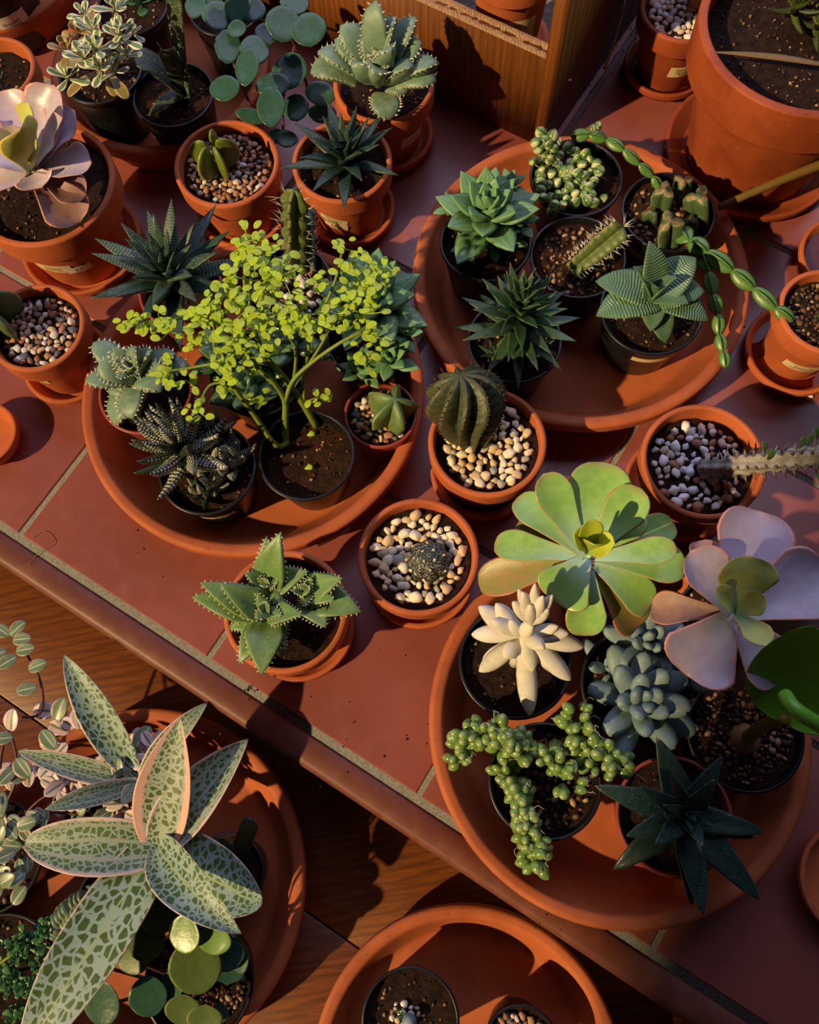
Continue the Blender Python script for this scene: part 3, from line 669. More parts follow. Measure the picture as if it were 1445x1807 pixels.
# --- 4 big pot with pink echeveria, far left
P = single('potted_echeveria', 'large pink and yellow echeveria in big terracotta pot at the left edge', 'terracotta saucer under the big pink echeveria at the left edge', 72, 322, 262, 'soil', zr=.098, sr=.90)
sticker(P, 95, 470, .034, .013, .42, 'Echeveria\ngibbiflora', .0040, tilt=-.05); sticker(P, 140, 475, .022, .009, .38, '$ 8', .0060, mat=PAPERW, tilt=.05, out=.0010, name='price_sticker')
c0 = W(55, 300, .125)
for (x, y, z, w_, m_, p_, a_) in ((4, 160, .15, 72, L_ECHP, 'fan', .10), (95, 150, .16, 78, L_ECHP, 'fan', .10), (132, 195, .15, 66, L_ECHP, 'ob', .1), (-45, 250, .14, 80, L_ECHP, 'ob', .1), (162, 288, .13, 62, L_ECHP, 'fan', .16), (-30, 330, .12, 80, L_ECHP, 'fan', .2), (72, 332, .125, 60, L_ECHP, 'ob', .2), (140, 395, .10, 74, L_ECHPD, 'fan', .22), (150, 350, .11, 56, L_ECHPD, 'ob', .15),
    (50, 182, .175, 44, L_ECHPY, 'ob', .06), (36, 228, .19, 70, L_ECHPY, 'fan', .10), (110, 208, .165, 46, L_ECHP, 'ob', .08), (0, 225, .16, 50, L_ECHP, 'ob', .08), (66, 262, .155, 36, L_ECHPY, 'ob', .1)):
    handleaf(P.t, c0, x, y, z, w_*1.22, m_, p_, .07, .42, arch=-.10+a_*.4, wave=.12, ns=14, nc=14)
mb = MB(); tube(mb, [P.c+V((0, 0, -.004)), P.c+V((0, 0, .015)), c0], .007, .006); obj('stem', mb, L_CAUD, P.t)
# --- 5 gravel pot left
P = single('potted_cactus', 'green cactus with brown crown in terracotta pot of mixed gravel at the left edge', 'terracotta saucer under the gravel pot at the left edge', 62, 576, 176, 'mix', sr=.98)
mb = MB(); c0 = W(0, 575, .066)
for k in range(5):
    a = .5+k*2*PI/5; d = V((math.cos(a), math.sin(a), 0)); b = c0
    leaf(mb, [b, b+d*.022+V((0, 0, .008)), b+d*.020+V((0, 0, .030)), b+V((0, 0, .034))], d.cross(ZUP), .026, 'oval', .35, 0, 10, 10)
obj('lobed_body', mb, L_STUB, P.t)
sticker(P, 60, 680, .022, .008, .52, 'Gymnocal.', .0034)
# --- 6 saucers at the edges
saucer(-32, 765, 122, .020, label='terracotta saucer half out of frame at the left edge below the gravel pot')
saucer(1512, 1556, 196, .022, label='terracotta saucer cut by the right edge near the bottom', water=False)
saucer(1498, 450, 168, .016, label='wet terracotta saucer at the right edge beside the big pot', water=True)
# --- 7 top-left pot
P = single('potted_plant', 'terracotta pot of dark soil cut by the left edge, above the big pink echeveria', 'terracotta saucer under the soil pot at the upper left edge', -14, 122, 152, 'soil', zr=.078, depth=.014)
rosette(P.t, P.c, .012, 5, L_STARG, 'tri', .2, .3, 30, 80)
# --- 8 tray at the top-left corner
tray(-22, -58, 300, 'terracotta tray in the top left corner holding a labelled black pot')
P = inner('potted_plant', 'black nursery pot with a plant name sticker in the top left corner', -30, -62, 150, zr=.085)
sticker(P, 50, 110, .034, .022, .50, 'Rhipsalis\npilocarpa', .0052, mat=PAPERW, tilt=.1)
rosette(P.t, P.c, .03, 14, L_JADE, 'finger', .2, .6, 20, 80)
# --- 9 tray with variegated sedum, gasteria
tray(280, 110, 388, 'terracotta tray at the top holding the cream variegated sedum and speckled gasteria')
P = inner('potted_sedum', 'bushy cream and green variegated sedum in a black pot', 176, 122, 150, zr=.075)
for (x, y, z, r_) in ((120, 90, .135, 32), (165, 60, .15, 36), (205, 20, .16, 34), (215, 70, .15, 34), (150, 105, .145, 36), (180, 125, .14, 36), (120, 140, .12, 34), (200, 130, .13, 34), (150, 30, .15, 26), (225, 100, .13, 28), (170, 90, .15, 34), (215, 55, .155, 26), (140, 60, .14, 26), (235, 60, .13, 22)):
    c0 = W(x, y, z); rosette(P.t, c0, r_*1.22*S(x, y, z), 9, L_VAR if R_.random() < .85 else L_VARY, 'ob', .46, .12, 0, 70, .5, cup=.1, hgt=.2, ns=8, nc=8)
    mb = MB(); tube(mb, [P.c+V((R_.uniform(-.012, .012), R_.uniform(-.012, .012), 0)), P.c.lerp(c0, .5)+V((0, 0, .01)), c0], .0014, .001, 6); obj('stem', mb, L_CSTEM, P.t)
for (x, y, z) in ((205, 170, .10), (225, 175, .10), (120, 170, .10), (240, 95, .12), (160, 20, .12), (110, 115, .11)): handleaf(P.t, W(185, 120, .105), x, y, z, 22, L_VARY, 'ob', .1, .15, arch=.1)
P = inner('potted_gasteria', 'speckled dark gasteria with one tall tongue leaf in a black pot', 305, 165, 146, zr=.070, fill='soil', soilmat=SOILB)
c0 = W(327, 165, .066)
handleaf(P.t, c0, 308, -30, .165, 50, L_GAST, 'strap', .16, .12, arch=.02)
handleaf(P.t, c0, 236, 100, .105, 46, L_GAST, 'strap', .2, .25, arch=.12)
handleaf(P.t, c0, 292, 88, .13, 32, L_GAST, 'strap', .2, .2, arch=.05)
handleaf(P.t, c0, 262, 205, .066, 44, L_GAST, 'tri', .2, .3, arch=.12)
handleaf(P.t, c0, 277, 74, .11, 16, L_GAST, 'tri', .2, .2, arch=.05)
P = inner('potted_succulent', 'grey green fat leaved succulent in a black pot cut by the top edge', 232, 12, 128, zr=.070)
rosette(P.t, W(250, 8, .085), 44*S(250, 8, .09), 18, L_JADE, 'ob', .5, .3, 10, 75, .5, cup=.3)
P = inner('potted_peperomia', 'dark round leaved peperomia trailing forward from its black pot at the top', 396, 12, 130, zr=.070)
c0 = W(395, 15, .07)
PEPL = [(345, 10, .10, 36, 46), (385, 28, .12, 54, 56), (420, 8, .13, 50, 66), (500, 42, .13, 60, 66), (545, 52, .13, 62, 62), (402, 82, .12, 44, 62), (450, 88, .12, 50, 54), (436, 118, .13, 42, 70), (397, 156, .11, 54, 48), (482, 150, .10, 60, 46), (512, 125, .10, 62, 68), (478, 188, .10, 48, 74), (444, 205, .09, 54, 28), (566, 165, .075, 52, 46), (568, 200, .06, 50, 36), (522, 190, .08, 46, 50), (505, 245, .06, 40, 32), (486, 240, .055, 32, 28), (418, 50, .13, 32, 32), (470, 60, .11, 40, 40), (440, 15, .12, 56, 50), (370, 0, .10, 40, 44), (520, 5, .12, 50, 44)]
for (x, y, z, wx, hy) in PEPL:
    z *= .92; q = W(x, y, z); s = S(x, y, z); dr = R_.uniform(-.5, .5)
    a = q+Up*(-hy*.5*s)+Rt*(dr*.2*hy*s); b = q+Up*(hy*.5*s)-Rt*(dr*.2*hy*s); nrm = (V((0, 0, 1))+V((R_.uniform(-.3, .3), R_.uniform(-.5, .1), 0))).normalized()
    mb = MB(); leaf(mb, [a, (a+b)/2-nrm*.002, b], nrm, wx*s*1.06, 'oval', .09, .10, 10, 14); obj('leaf', mb, L_PEP, P.t)
for pts in ([(395, 15, .068), (420, 90, .10), (432, 158, .085), (445, 195, .07)], [(400, 10, .068), (490, 50, .11), (520, 80, .10), (545, 165, .055)], [(395, 20, .068), (400, 60, .09), (415, 120, .095)], [(520, 80, .10), (500, 170, .06), (500, 235, .05)]):
    mb = MB(); tube(mb, [W(*p) for p in pts], .0013); obj('stem', mb, L_CSTEM, P.t)

# --- 10 middle-left tray
tray(444, 686, 608, 'large terracotta tray at left centre holding eight small pots')
DTC, r_ = W(444, 686, .045), 304*S(444, 686, .045)
tq = bpy.data.objects['terracotta_tray.002']
class Q: pass
q_ = Q(); q_.t = tq; q_.P = None; q_.r = r_; q_.kind = 'x'; q_.z0 = 0; q_.zr = .045
sticker(q_, 590, 948, .030, .007, .72, '4-50', .0055, mat=PAPER, rad=r_+.0004, tilt=.0)
P = inner('potted_haworthia', 'dark pearly ridged haworthia star at the back of the left centre tray', 318, 510, 150, 'red', zr=.066)
rosette(P.t, W(308, 500, .082), 150*S(310, 470, .1), 32, L_STARS, 'star', .33, .3, 8, 78, .5, bend=-.04, cup=.4, hgt=.22, keel=.3)
P = inner('potted_cactus', 'upright spiny cactus column in a black pot behind the lime shrub', 506, 500, 162, fill='perlite')
mb = MB(); b = W(520, 478, .060); ax = (W(519, 335, .150)-b); Hh = ax.length
cr = ribbed(mb, b, ax, .0125, Hh, 4, .75, lambda t: (.85+.12*math.sin(t*32))*(1 if t < .88 else math.sqrt(max(.02, 1-((t-.88)/.12)**2))), 8, 40, .8, spin=.3); obj('ribbed_stem', mb, L_SPINY, P.t)
mb = MB()
for i in range(4):
    for k in range(11):
        p, rd = cr(i, .04+.09*k)
        for s in range(2): cone(mb, p, p+(rd+V((R_.uniform(-.7, .7), R_.uniform(-.7, .7), R_.uniform(-.3, .7)))).normalized()*R_.uniform(.006, .013), .0004, .6)
obj('spines', mb, L_SPINY, P.t, kind='stuff')
mb = MB(); b = W(548, 470, .060); ax = W(543, 370, .115)-b
cr = ribbed(mb, b, ax, .0085, ax.length, 3, .75, lambda t: (.85+.15*math.sin(t*30))*(1 if t < .88 else math.sqrt(max(.02, 1-((t-.88)/.12)**2))), 8, 30, .8); obj('ribbed_stem', mb, L_SPING, P.t, label='grey green side column')
mb = MB()
for i in range(3):
    for k in range(8):
        p, rd = cr(i, .06+.12*k); cone(mb, p, p+(rd+V((R_.uniform(-.5, .5), 0, R_.uniform(0, .7)))).normalized()*.007, .0004, .6)
obj('spines', mb, L_SPING, P.t, kind='stuff')
P = inner('potted_haworthia', 'clustered pale green haworthia right of the lime shrub in the left centre tray', 650, 598, 150)
for (x, y, z, r, n) in ((655, 545, .115, 112, 22), (690, 640, .088, 58, 14), (600, 560, .09, 52, 14), (640, 655, .08, 50, 14), (708, 590, .085, 50, 12)):
    rosette(P.t, W(x, y, z-.02), r*S(x, y, z), n, L_COOP, 'coop', .50, .34, 8, 75, .55, cup=.25, keel=.3, hgt=.2)
P = inner('potted_haworthia', 'plump window leaved haworthia hidden under the lime shrub', 455, 655, 172)
for (x, y, z, r, n) in ((435, 690, .085, 66, 12), (505, 615, .09, 70, 12), (400, 630, .088, 66, 12), (480, 680, .08, 44, 10), (560, 630, .08, 36, 9)):
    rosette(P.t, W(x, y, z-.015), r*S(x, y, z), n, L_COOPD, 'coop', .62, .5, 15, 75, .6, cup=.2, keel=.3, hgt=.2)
P = inner('potted_tiger_jaw', 'grey green tiger jaw with curved teeth at the left of the left centre tray', 256, 688, 168, 'red')
c0 = W(245, 670, .080)
for (x, y, z, w_) in ((164, 605, .10, 46), (150, 672, .095, 40), (170, 650, .10, 48), (205, 752, .075, 54), (195, 700, .08, 40), (312, 625, .10, 40), (296, 655, .10, 42), (335, 645, .09, 40), (240, 610, .115, 40), (200, 612, .11, 36), (285, 690, .10, 46), (235, 740, .085, 48), (270, 618, .11, 34)):
    handleaf(P.t, c0.lerp(W(x, y, z), .15), x, y, z, w_, L_FAUCG, 'boatb', .42, .35, arch=.14, teeth=(8, .0034), keel=.4, ns=10, nc=8, twist=R_.uniform(-.6, .6), side=R_.uniform(-.1, .1))
rosette(P.t, c0+V((0, 0, .015)), .018, 7, L_FAUCG, 'boat', .55, .5, 25, 78, .6, cup=.3, teeth=(5, .003), ns=8, nc=8)
P = inner('potted_haworthia', 'white dotted zebra haworthia cluster in a black pot, front of the left centre tray', 365, 826, 174, soilmat=SOILB)
sticker(P, 385, 905, .028, .008, .60, '$ 8', .0055)
rosette(P.t, W(330, 800, .078), 108*S(322, 760, .1), 36, L_ZEB, 'tri', .42, .5, -4, 82, .55, bend=.14, cup=.1, keel=.5, hgt=.5, axis=vaxis(-.5, .45), ns=10)
rosette(P.t, W(402, 815, .068), 66*S(404, 800, .08), 20, L_ZEB, 'tri', .46, .5, 25, 86, .8, bend=.28, cup=.1, keel=.5, hgt=.25)
rosette(P.t, W(362, 866, .064), 50*S(362, 868, .07), 18, L_ZEB, 'tri', .5, .5, 20, 86, .8, bend=.28, cup=.1, keel=.5, hgt=.25)
rosette(P.t, W(378, 765, .066), 56*S(378, 765, .08), 14, L_ZEB, 'tri', .36, .5, 20, 84, .8, bend=.2, cup=.1, keel=.5, hgt=.3)
# lime shrub
P = inner('potted_pilea', 'lime green small leaved shrub with forked stems in a black soil pot', 540, 802, 172, soilmat=SOILB, depth=.012)
STM = [([(508, 781, .058), (487, 786, .066), (450, 735, .09), (407, 676, .12), (385, 640, .135)], .0024, .0016), ([(504, 782, .056), (503, 745, .07), (502, 706, .09), (480, 672, .11), (455, 650, .12), (430, 600, .135)], .0030, .0014),
       ([(503, 708, .09), (517, 672, .105), (550, 640, .12), (600, 605, .135), (640, 585, .14)], .0020, .0011), ([(558, 752, .056), (532, 708, .08), (500, 665, .10), (470, 628, .12), (440, 560, .14), (430, 480, .155)], .0032, .0014),
       ([(536, 715, .077), (536, 660, .10), (545, 600, .13), (520, 520, .15)], .0018, .0011), ([(545, 600, .13), (590, 500, .155), (603, 445, .165)], .0014, .0009), ([(515, 690, .095), (520, 610, .13), (470, 560, .145)], .0014, .001),
       ([(520, 680, .10), (560, 620, .125), (600, 560, .14), (690, 490, .15)], .0014, .0008), ([(430, 600, .135), (345, 560, .14), (270, 575, .14)], .0014, .0008), ([(407, 676, .12), (370, 680, .12), (350, 720, .115)], .0012, .0008), ([(385, 640, .135), (330, 650, .13), (290, 655, .13)], .0012, .0008)]
for pts, ra, rb in STM:
    mb = MB(); tube(mb, [W(*p) for p in pts], ra, rb, 8); obj('stem', mb, L_PSTEM, P.t)
mb = MB()
CL = [(435, 425, 34, .16), (470, 450, 40, .165), (445, 495, 36, .16), (618, 442, 26, .17), (680, 485, 26, .155), (400, 520, 40, .155), (440, 540, 42, .155), (375, 560, 32, .15), (480, 530, 42, .16), (500, 490, 38, .165), (540, 555, 42, .15), (600, 555, 40, .15), (640, 555, 34, .15), (420, 600, 38, .145), (400, 640, 30, .14), (450, 590, 38, .15), (250, 572, 30, .145), (300, 585, 26, .145), (340, 605, 20, .14), (300, 655, 24, .135), (330, 672, 16, .13), (348, 725, 24, .12), (385, 560, 30, .15), (560, 500, 22, .16), (640, 500, 24, .155), (630, 520, 28, .155), (570, 570, 30, .145), (640, 640, 22, .125), (650, 600, 20, .135), (565, 700, 18, .085), (460, 700, 18, .09), (400, 680, 22, .13), (440, 630, 26, .14), (500, 560, 30, .15), (425, 460, 24, .16), (660, 470, 18, .155), (230, 568, 16, .14), (350, 560, 20, .15), (280, 560, 16, .145), (600, 480, 14, .16), (470, 480, 30, .165), (520, 580, 24, .145)]
for (x, y, r, z) in CL:
    n = int(5+r*r/78)
    for k in range(n):
        a = R_.random()*6.28; q = math.sqrt(R_.random())*r; X, Y = x+q*math.cos(a)*1.1, y+q*math.sin(a)*.8; zz = z+R_.uniform(-.012, .012)
        p = W(X, Y, zz); sc = S(X, Y, zz); a2 = R_.random()*6.28; el = R_.uniform(-.35, .25); d = V((math.cos(a2)*math.cos(el), math.sin(a2)*math.cos(el), math.sin(el))); L = R_.uniform(13, 24)*sc*.92
        nm = (V((0, 0, 1))-d*d.z).normalized(); leaf(mb, [p, p+d*L*.5+nm*L*.05, p+d*L], nm, L*.72, 'oval', .08, .22, 7, 8)
        if k % 3 == 0: tube(mb, [W(x, y, z-.006), p], .0004, None, 4, 0.2, 1)
for (x, y) in ((538, 827), (462+76*0+80, 768)): 
    p = W(x, y, .059); leaf(mb, [p, p+V((.003, 0, .001)), p+V((.006, .002, 0))], ZUP, .006, 'ob', .1, .1, 6, 6)
obj('foliage', mb, L_PILEA, P.t)
P = inner('potted_cactus', 'five ribbed green bishop cap cactus in a small reddish pot at the tray right', 671, 730, 130, 'red', zr=.058, fill='mix')
mb = MB(); b = W(686, 738, .050); ribbed(mb, b, vaxis(.22, .12), .0232, .030, 5, .60, lambda t: (.78+.32*t if t < .55 else .956*math.cos((t-.55)/.45*PI/2*.97)**.55), 12, 20, 1.15, spin=.5); obj('ribbed_body', mb, L_ASTR, P.t)

# --- 11 upper-right tray
tray(1024, 480, 592, 'large terracotta tray at upper right holding six black pots')
P = inner('potted_haworthia', 'plump pale green haworthia rosettes in a black pot, left in the upper right tray', 857, 426, 162)
rosette(P.t, W(858, 392, .080), 108*S(858, 350, .11), 24, L_COOP, 'coop', .52, .26, 12, 80, .45, cup=.3, keel=.3, hgt=.35, bend=.04)
for (x, y, z, r, n) in ((915, 395, .085, 44, 14), (900, 330, .09, 36, 12), (870, 435, .075, 34, 12), (820, 440, .07, 34, 11), (798, 370, .085, 34, 10), (905, 430, .075, 34, 10)):
    rosette(P.t, W(x, y, z-.012), r*S(x, y, z), n, L_COOP, 'coop', .50, .3, 8, 78, .55, cup=.3, keel=.3, hgt=.2)
P = inner('potted_string_of_pearls', 'variegated string of pearls with round beads in a black pot', 1017, 312, 164, soilmat=SOILB)
pts = []
for _ in range(400):
    a = R_.random()*6.28; q = math.sqrt(R_.random()); x, y = 1000+58*q*math.cos(a), 312+54*q*math.sin(a)
    if all((x-X)**2+(y-Y)**2 > 11.5**2 for X, Y, _z in pts): pts.append((x, y, .070+R_.uniform(0, .008)))
for (x, y, z) in ((955, 235, .10), (962, 248, .10), (975, 240, .10), (985, 250, .095), (950, 262, .095), (940, 285, .085), (945, 252, .10), (962, 270, .09), (970, 282, .088), (956, 300, .08), (1045, 228, .10), (1055, 222, .10), (948, 320, .075), (975, 372, .066), (978, 262, .095), (968, 255, .098), (1065, 350, .07), (1048, 358, .07), (990, 345, .074)): pts.append((x, y, z))
for (x, y, z) in pts:
    mb = MB(); ball(mb, W(x, y, z), R_.uniform(.0036, .0056)*.92, V((R_.uniform(-.8, .8), R_.uniform(-.8, .8), .5)), 1.08, pole=.25, n=12, m=8); obj('pearl', mb, L_PEARL, P.t)
for pp in ([(960, 330, .062), (955, 300, .075), (962, 262, .09), (968, 245, .095)], [(1010, 330, .062), (1025, 290, .072), (1030, 270, .068)], [(990, 340, .064), (975, 360, .066)], [(970, 290, .07), (1040, 300, .072), (1070, 320, .066)], [(985, 300, .07), (1010, 340, .068), (1050, 350, .066)]):
    mb = MB(); tube(mb, [W(*p) for p in pp], .0009); obj('trailing_stem', mb, L_PSTEM, P.t)
P = inner('potted_chain_cactus', 'black pot of chopped triangular stems with jointed green chains trailing to the right', 1180, 372, 166, fill='grit', soilmat=SOILB)
def stub(x0, y0, z0, x1, y1, z1, r, n=3, sp=0.0, dep=.72):
    mb = MB(); b = W(x0, y0, z0); ax = W(x1, y1, z1)-b
    ribbed(mb, b, ax, r, ax.length, n, dep, lambda t: .72+.28*math.sin(t*PI*.55+.3) if t < .97 else .9, 8, 12, .75, spin=sp); obj('cut_stem', mb, L_STUB, P.t)
stub(1165, 372, .058, 1172, 335, .085, .0105, sp=.4); stub(1200, 350, .058, 1205, 318, .078, .0095, sp=1.4); stub(1235, 395, .058, 1232, 345, .090, .0125, sp=2.2); stub(1178, 432, .060, 1182, 390, .092, .0130, sp=.9, dep=.8); stub(1150, 395, .058, 1148, 372, .07, .0075, sp=.2); stub(1215, 420, .056, 1218, 385, .076, .008, sp=.5)
def chain(pts, wpx, n_each=1):
    for i in range(len(pts)-1):
        a, b = pts[i], pts[i+1]; A = W(*a); B = W(*b); d = B-A; s = S(*b); A2 = A-d*.06; B2 = B+d*.06
        mb = MB(); w_ = wpx*s*(1-.35*i/len(pts)); nm = (V((0, 0, 1))-d.normalized()*d.normalized().z).normalized()
        q = Matrix.Rotation(.5, 3, d.normalized()); nm = q@nm
        leaf(mb, [A2, A.lerp(B, .5)+ZUP*.001, B2], nm, w_, 'oval', .22, -.1, 8, 10); side = d.cross(nm).normalized()
        leaf(mb, [A2, A.lerp(B, .5)+ZUP*.003, B2], side, w_*.8, 'oval', .2, 0, 8, 8); obj('stem_joint', mb, L_CHAIN, P.t)
chain([(1008, 240, .085), (1040, 238, .088), (1070, 246, .086), (1100, 265, .085), (1128, 290, .08), (1152, 312, .074), (1165, 335, .068)], 24)
chain([(1196, 404, .075), (1215, 425, .082), (1248, 445, .084), (1292, 478, .082), (1330, 510, .08), (1368, 545, .078), (1398, 566, .076)], 36)
chain([(1236, 440, .080), (1250, 480, .076), (1258, 520, .07), (1266, 555, .064), (1268, 590, .058), (1275, 620, .054), (1280, 648, .05)], 28)
sticker(P, 1130, 445, .030, .009, .60, 'Lepismium', .0040, tilt=-.05)
P = inner('potted_cactus', 'pale spined cactus stem lying across a black pot of gritty soil', 1020, 452, 170, fill='grit', soilmat=SOILB)
mb = MB(); b = W(1008, 478, .062); ax = W(1100, 400, .088)-b
cr = ribbed(mb, b, ax, .0125, ax.length, 4, .72, lambda t: (.75+.3*min(1, t*2)+.05*math.sin(t*50))*(1 if t < .9 else math.sqrt(max(.02, 1-((t-.9)/.1)**2))), 8, 40, .8, spin=.5); obj('ribbed_stem', mb, L_SPINY, P.t)
mb = MB()
for i in range(4):
    for k in range(17):
        p, rd = cr(i, .05+.057*k)
        for s in range(2): cone(mb, p, p+(rd+V((R_.uniform(-.5, .5), R_.uniform(-.5, .5), R_.uniform(-.1, .6)))).normalized()*R_.uniform(.006, .011), .0004, 1)
for k in range(8): cone(mb, b+ax, b+ax+(ax.normalized()+V((R_.uniform(-1, 1), R_.uniform(-1, 1), R_.uniform(-.5, 1)))).normalized()*.012, .0004, 1)
obj('spines', mb, L_SPINY, P.t, kind='stuff')
P = inner('potted_haworthia', 'tall dark spiky haworthia in a black pot at the front of the upper right tray', 908, 600, 168)
rosette(P.t, W(912, 590, .068), 116*S(912, 540, .11), 52, L_STARG, 'star', .34, .25, -4, 84, .60, bend=-.05, cup=.5, hgt=.95, keel=.3)
rosette(P.t, W(955, 612, .066), 34*S(955, 612, .07), 14, L_STARG, 'star', .34, .25, 10, 80, .6, cup=.5, hgt=.3)
rosette(P.t, W(870, 628, .064), 34*S(870, 620, .07), 12, L_STARG, 'star', .34, .25, 10, 80, .6, cup=.5, hgt=.3)
P = inner('potted_haworthia', 'broad leaved ribbed haworthia star in a black pot with blank tan sticker', 1150, 545, 182)
c0 = W(1150, 528, .085)
for (x, y, z, w_) in ((1050, 497, .095, 66), (1052, 558, .09, 72), (1145, 425, .13, 56), (1118, 470, .12, 34), (1228, 455, .105, 72), (1243, 515, .09, 66), (1250, 566, .08, 56), (1174, 606, .07, 50), (1148, 585, .085, 46), (1195, 490, .12, 36), (1215, 535, .10, 40), (1147, 498, .12, 22), (1160, 508, .12, 22)):
    handleaf(P.t, c0.lerp(W(x, y, z), .06)+V((0, 0, .004)), x, y, z, w_*1.55, L_LIMI, 'star', .2, .28, arch=.10, keel=.25, ns=14, nc=12)
sticker(P, 1145, 622, .030, .008, .70, '', .004)

# --- 12, 13, 14, 15 single pots
P = single('potted_cactus', 'tall dark ribbed cactus leaning over beige gravel in a terracotta pot near the centre', 'terracotta saucer under the tall dark ribbed cactus', 860, 778, 210, 'beige', water=True)
mb = MB(); b = W(836, 782, .064); ax = W(812, 660, .118)-b; Hh = ax.length
cr = ribbed(mb, b, ax, .0315, Hh, 10, .55, lambda t: (.40+.60*min(1, t/.55)**.8 if t < .6 else math.sqrt(max(.004, 1-((t-.6)/.4)**2.2))), 8, 26, .7, twist=.9); obj('ribbed_body', mb, L_BAR, P.t)
mb = MB()
for i in range(10):
    for k in range(13):
        p, rd = cr(i, .22+.055*k); cone(mb, p-rd*.0003, p+(rd+V((R_.uniform(-.6, .6), R_.uniform(-.6, .6), R_.uniform(0, .5)))).normalized()*R_.uniform(.0012, .003), .0006, 1)
for k in range(14):
    p, rd = cr(k, .93); cone(mb, p, p+(rd*.6+ax.normalized()+V((R_.uniform(-.4, .4), R_.uniform(-.4, .4), 0))).normalized()*R_.uniform(.004, .009), .0004, 1)
obj('spines', mb, L_BAR, P.t, kind='stuff')
P = single('potted_cactus', 'small grey dotted button cactus on beige gravel in terracotta pot at the centre', 'terracotta saucer under the dotted button cactus', 738, 980, 216, 'beige')
mb = MB(); b = W(757, 993, .066); cr = ribbed(mb, b, vaxis(.0, .10), .0176, .017, 8, .16, lambda t: math.sqrt(max(.004, 1-t**2.2)), 8, 18, .5); obj('dotted_body', mb, L_ASTE, P.t)
mb = MB()
for i in range(8):
    for tt in (.55, .82, .96):
        if (i+int(tt*10)) % 2: p, rd = cr(i, tt); stone(mb, p+rd*.0004, .0013, .5, .9, ICO1); mb.mk[-12:] = [1.0]*12
mb.mk = [1.0]*len(mb.v); obj('woolly_tufts', mb, L_ASTE, P.t)
P = single('potted_tiger_jaw', 'green tiger jaw with white dotted edges in terracotta pot near the counter edge', 'terracotta saucer under the tiger jaw near the counter edge', 503, 1077, 222, 'soil', sr=.98)
H1 = W(478, 1085, .082); H2 = W(545, 1052, .082); H3 = W(480, 1040, .085)
for (bs, x, y, z, w_) in ((H3, 496, 938, .135, 66), (H3, 470, 946, .125, 48), (H1, 338, 1054, .10, 62), (H1, 352, 1028, .11, 60), (H1, 388, 1030, .12, 62), (H2, 638, 1080, .10, 74), (H2, 605, 1020, .115, 60), (H2, 575, 1108, .10, 66), (H1, 462, 1192, .095, 74), (H1, 422, 1172, .085, 52), (H1, 500, 1150, .09, 56), (H3, 432, 1010, .115, 50), (H3, 545, 1008, .11, 54), (H1, 405, 1110, .085, 48), (H2, 590, 1060, .11, 50), (H1, 535, 1085, .115, 50)):
    handleaf(P.t, bs.lerp(W(x, y, z), .08), x, y, z, w_, L_FAUC, 'boat', .38, .25, arch=.10, teeth=(10, .0017, .0009), keel=.4, fold=.32, ns=10, nc=10)
for hh, r in ((H1, .021), (H2, .020), (H3, .019)): rosette(P.t, hh+V((0, 0, .012)), r, 7, L_FAUC, 'boat', .55, .5, 25, 78, .6, cup=.3, teeth=(5, .0022, .0006), ns=8, nc=8)
P = single('potted_euphorbia', 'thorny grey stemmed euphorbia reaching right from terracotta pot of perlite and soil', 'terracotta saucer under the thorny grey euphorbia', 1242, 812, 219, 'perlite', sr=1.0, depth=.014)
mb = MB(); b = W(1238, 828, .068); ax = W(1490, 800, .14)-b; Hh = ax.length
cr = ribbed(mb, b, ax, .0088, Hh, 5, .35, lambda t: (.9+.1*math.sin(t*60)), 6, 60, .7, twist=1.2); obj('thorny_stem', mb, L_DIDI, P.t)
mb = MB()
for i in range(5):
    for k in range(15):
        p, rd = cr(i, .02+.066*k+.013*i); cone(mb, p-rd*.001, p+rd*.0065+ax.normalized()*.001, .0017, .4, 5)
obj('thorns', mb, L_DIDI, P.t, kind='stuff')
for (x, y) in ((1356, 812), (1412, 790), (1425, 785), (1442, 775), (1440, 835), (1350, 800)):
    p = W(x, y, .125); handleaf(P.t, p, x+R_.uniform(-8, 8), y-20 if y < 820 else y+16, .135, 15, L_CHAIN, 'oval', .15, .1)
# --- 16 front right tray
tray(1092, 1276, 671, 'large terracotta tray at the front right holding seven potted succulents')
P = inner('potted_senecio', 'white felted finger leaved senecio in a black pot', 909, 1168, 200)
c0 = W(920, 1130, .095); CT = W(935, 1055, .16)
for (x, y, z, w_) in ((845, 1070, .115, 40), (832, 1120, .105, 36), (846, 1185, .085, 36), (852, 1165, .08, 28), (935, 1262, .075, 40), (1006, 1200, .085, 38), (992, 1190, .09, 36), (1030, 1142, .10, 38), (1004, 1118, .115, 34), (875, 1065, .12, 36), (900, 1095, .12, 30), (940, 1100, .14, 30), (985, 1105, .12, 30), (890, 1160, .11, 34), (940, 1185, .10, 34), (960, 1145, .125, 32), (868, 1095, .12, 30)):
    handleaf(P.t, c0.lerp(CT, .2*R_.random()), x, y, z, w_*.92, L_WHITE, 'spind', .68, 0, arch=.05, ns=14, nc=12)
for (x, y, z, w_) in ((922, 1045, .17, 26), (944, 1030, .175, 20), (958, 1052, .17, 24), (935, 1068, .165, 24), (975, 1050, .165, 22), (905, 1062, .16, 24), (968, 1075, .16, 24), (915, 1040, .165, 20)):
    handleaf(P.t, W(938, 1100, .14), x, y, z, w_, L_WHITE, 'spind', .75, 0, arch=.04)
mb = MB(); tube(mb, [P.c, c0, W(936, 1090, .14)], .004, .003); obj('stem', mb, L_WHITE, P.t)
P = inner('potted_pachyphytum', 'blue grey fat leaved succulent cluster in a black pot at the tray centre', 1124, 1208, 198)
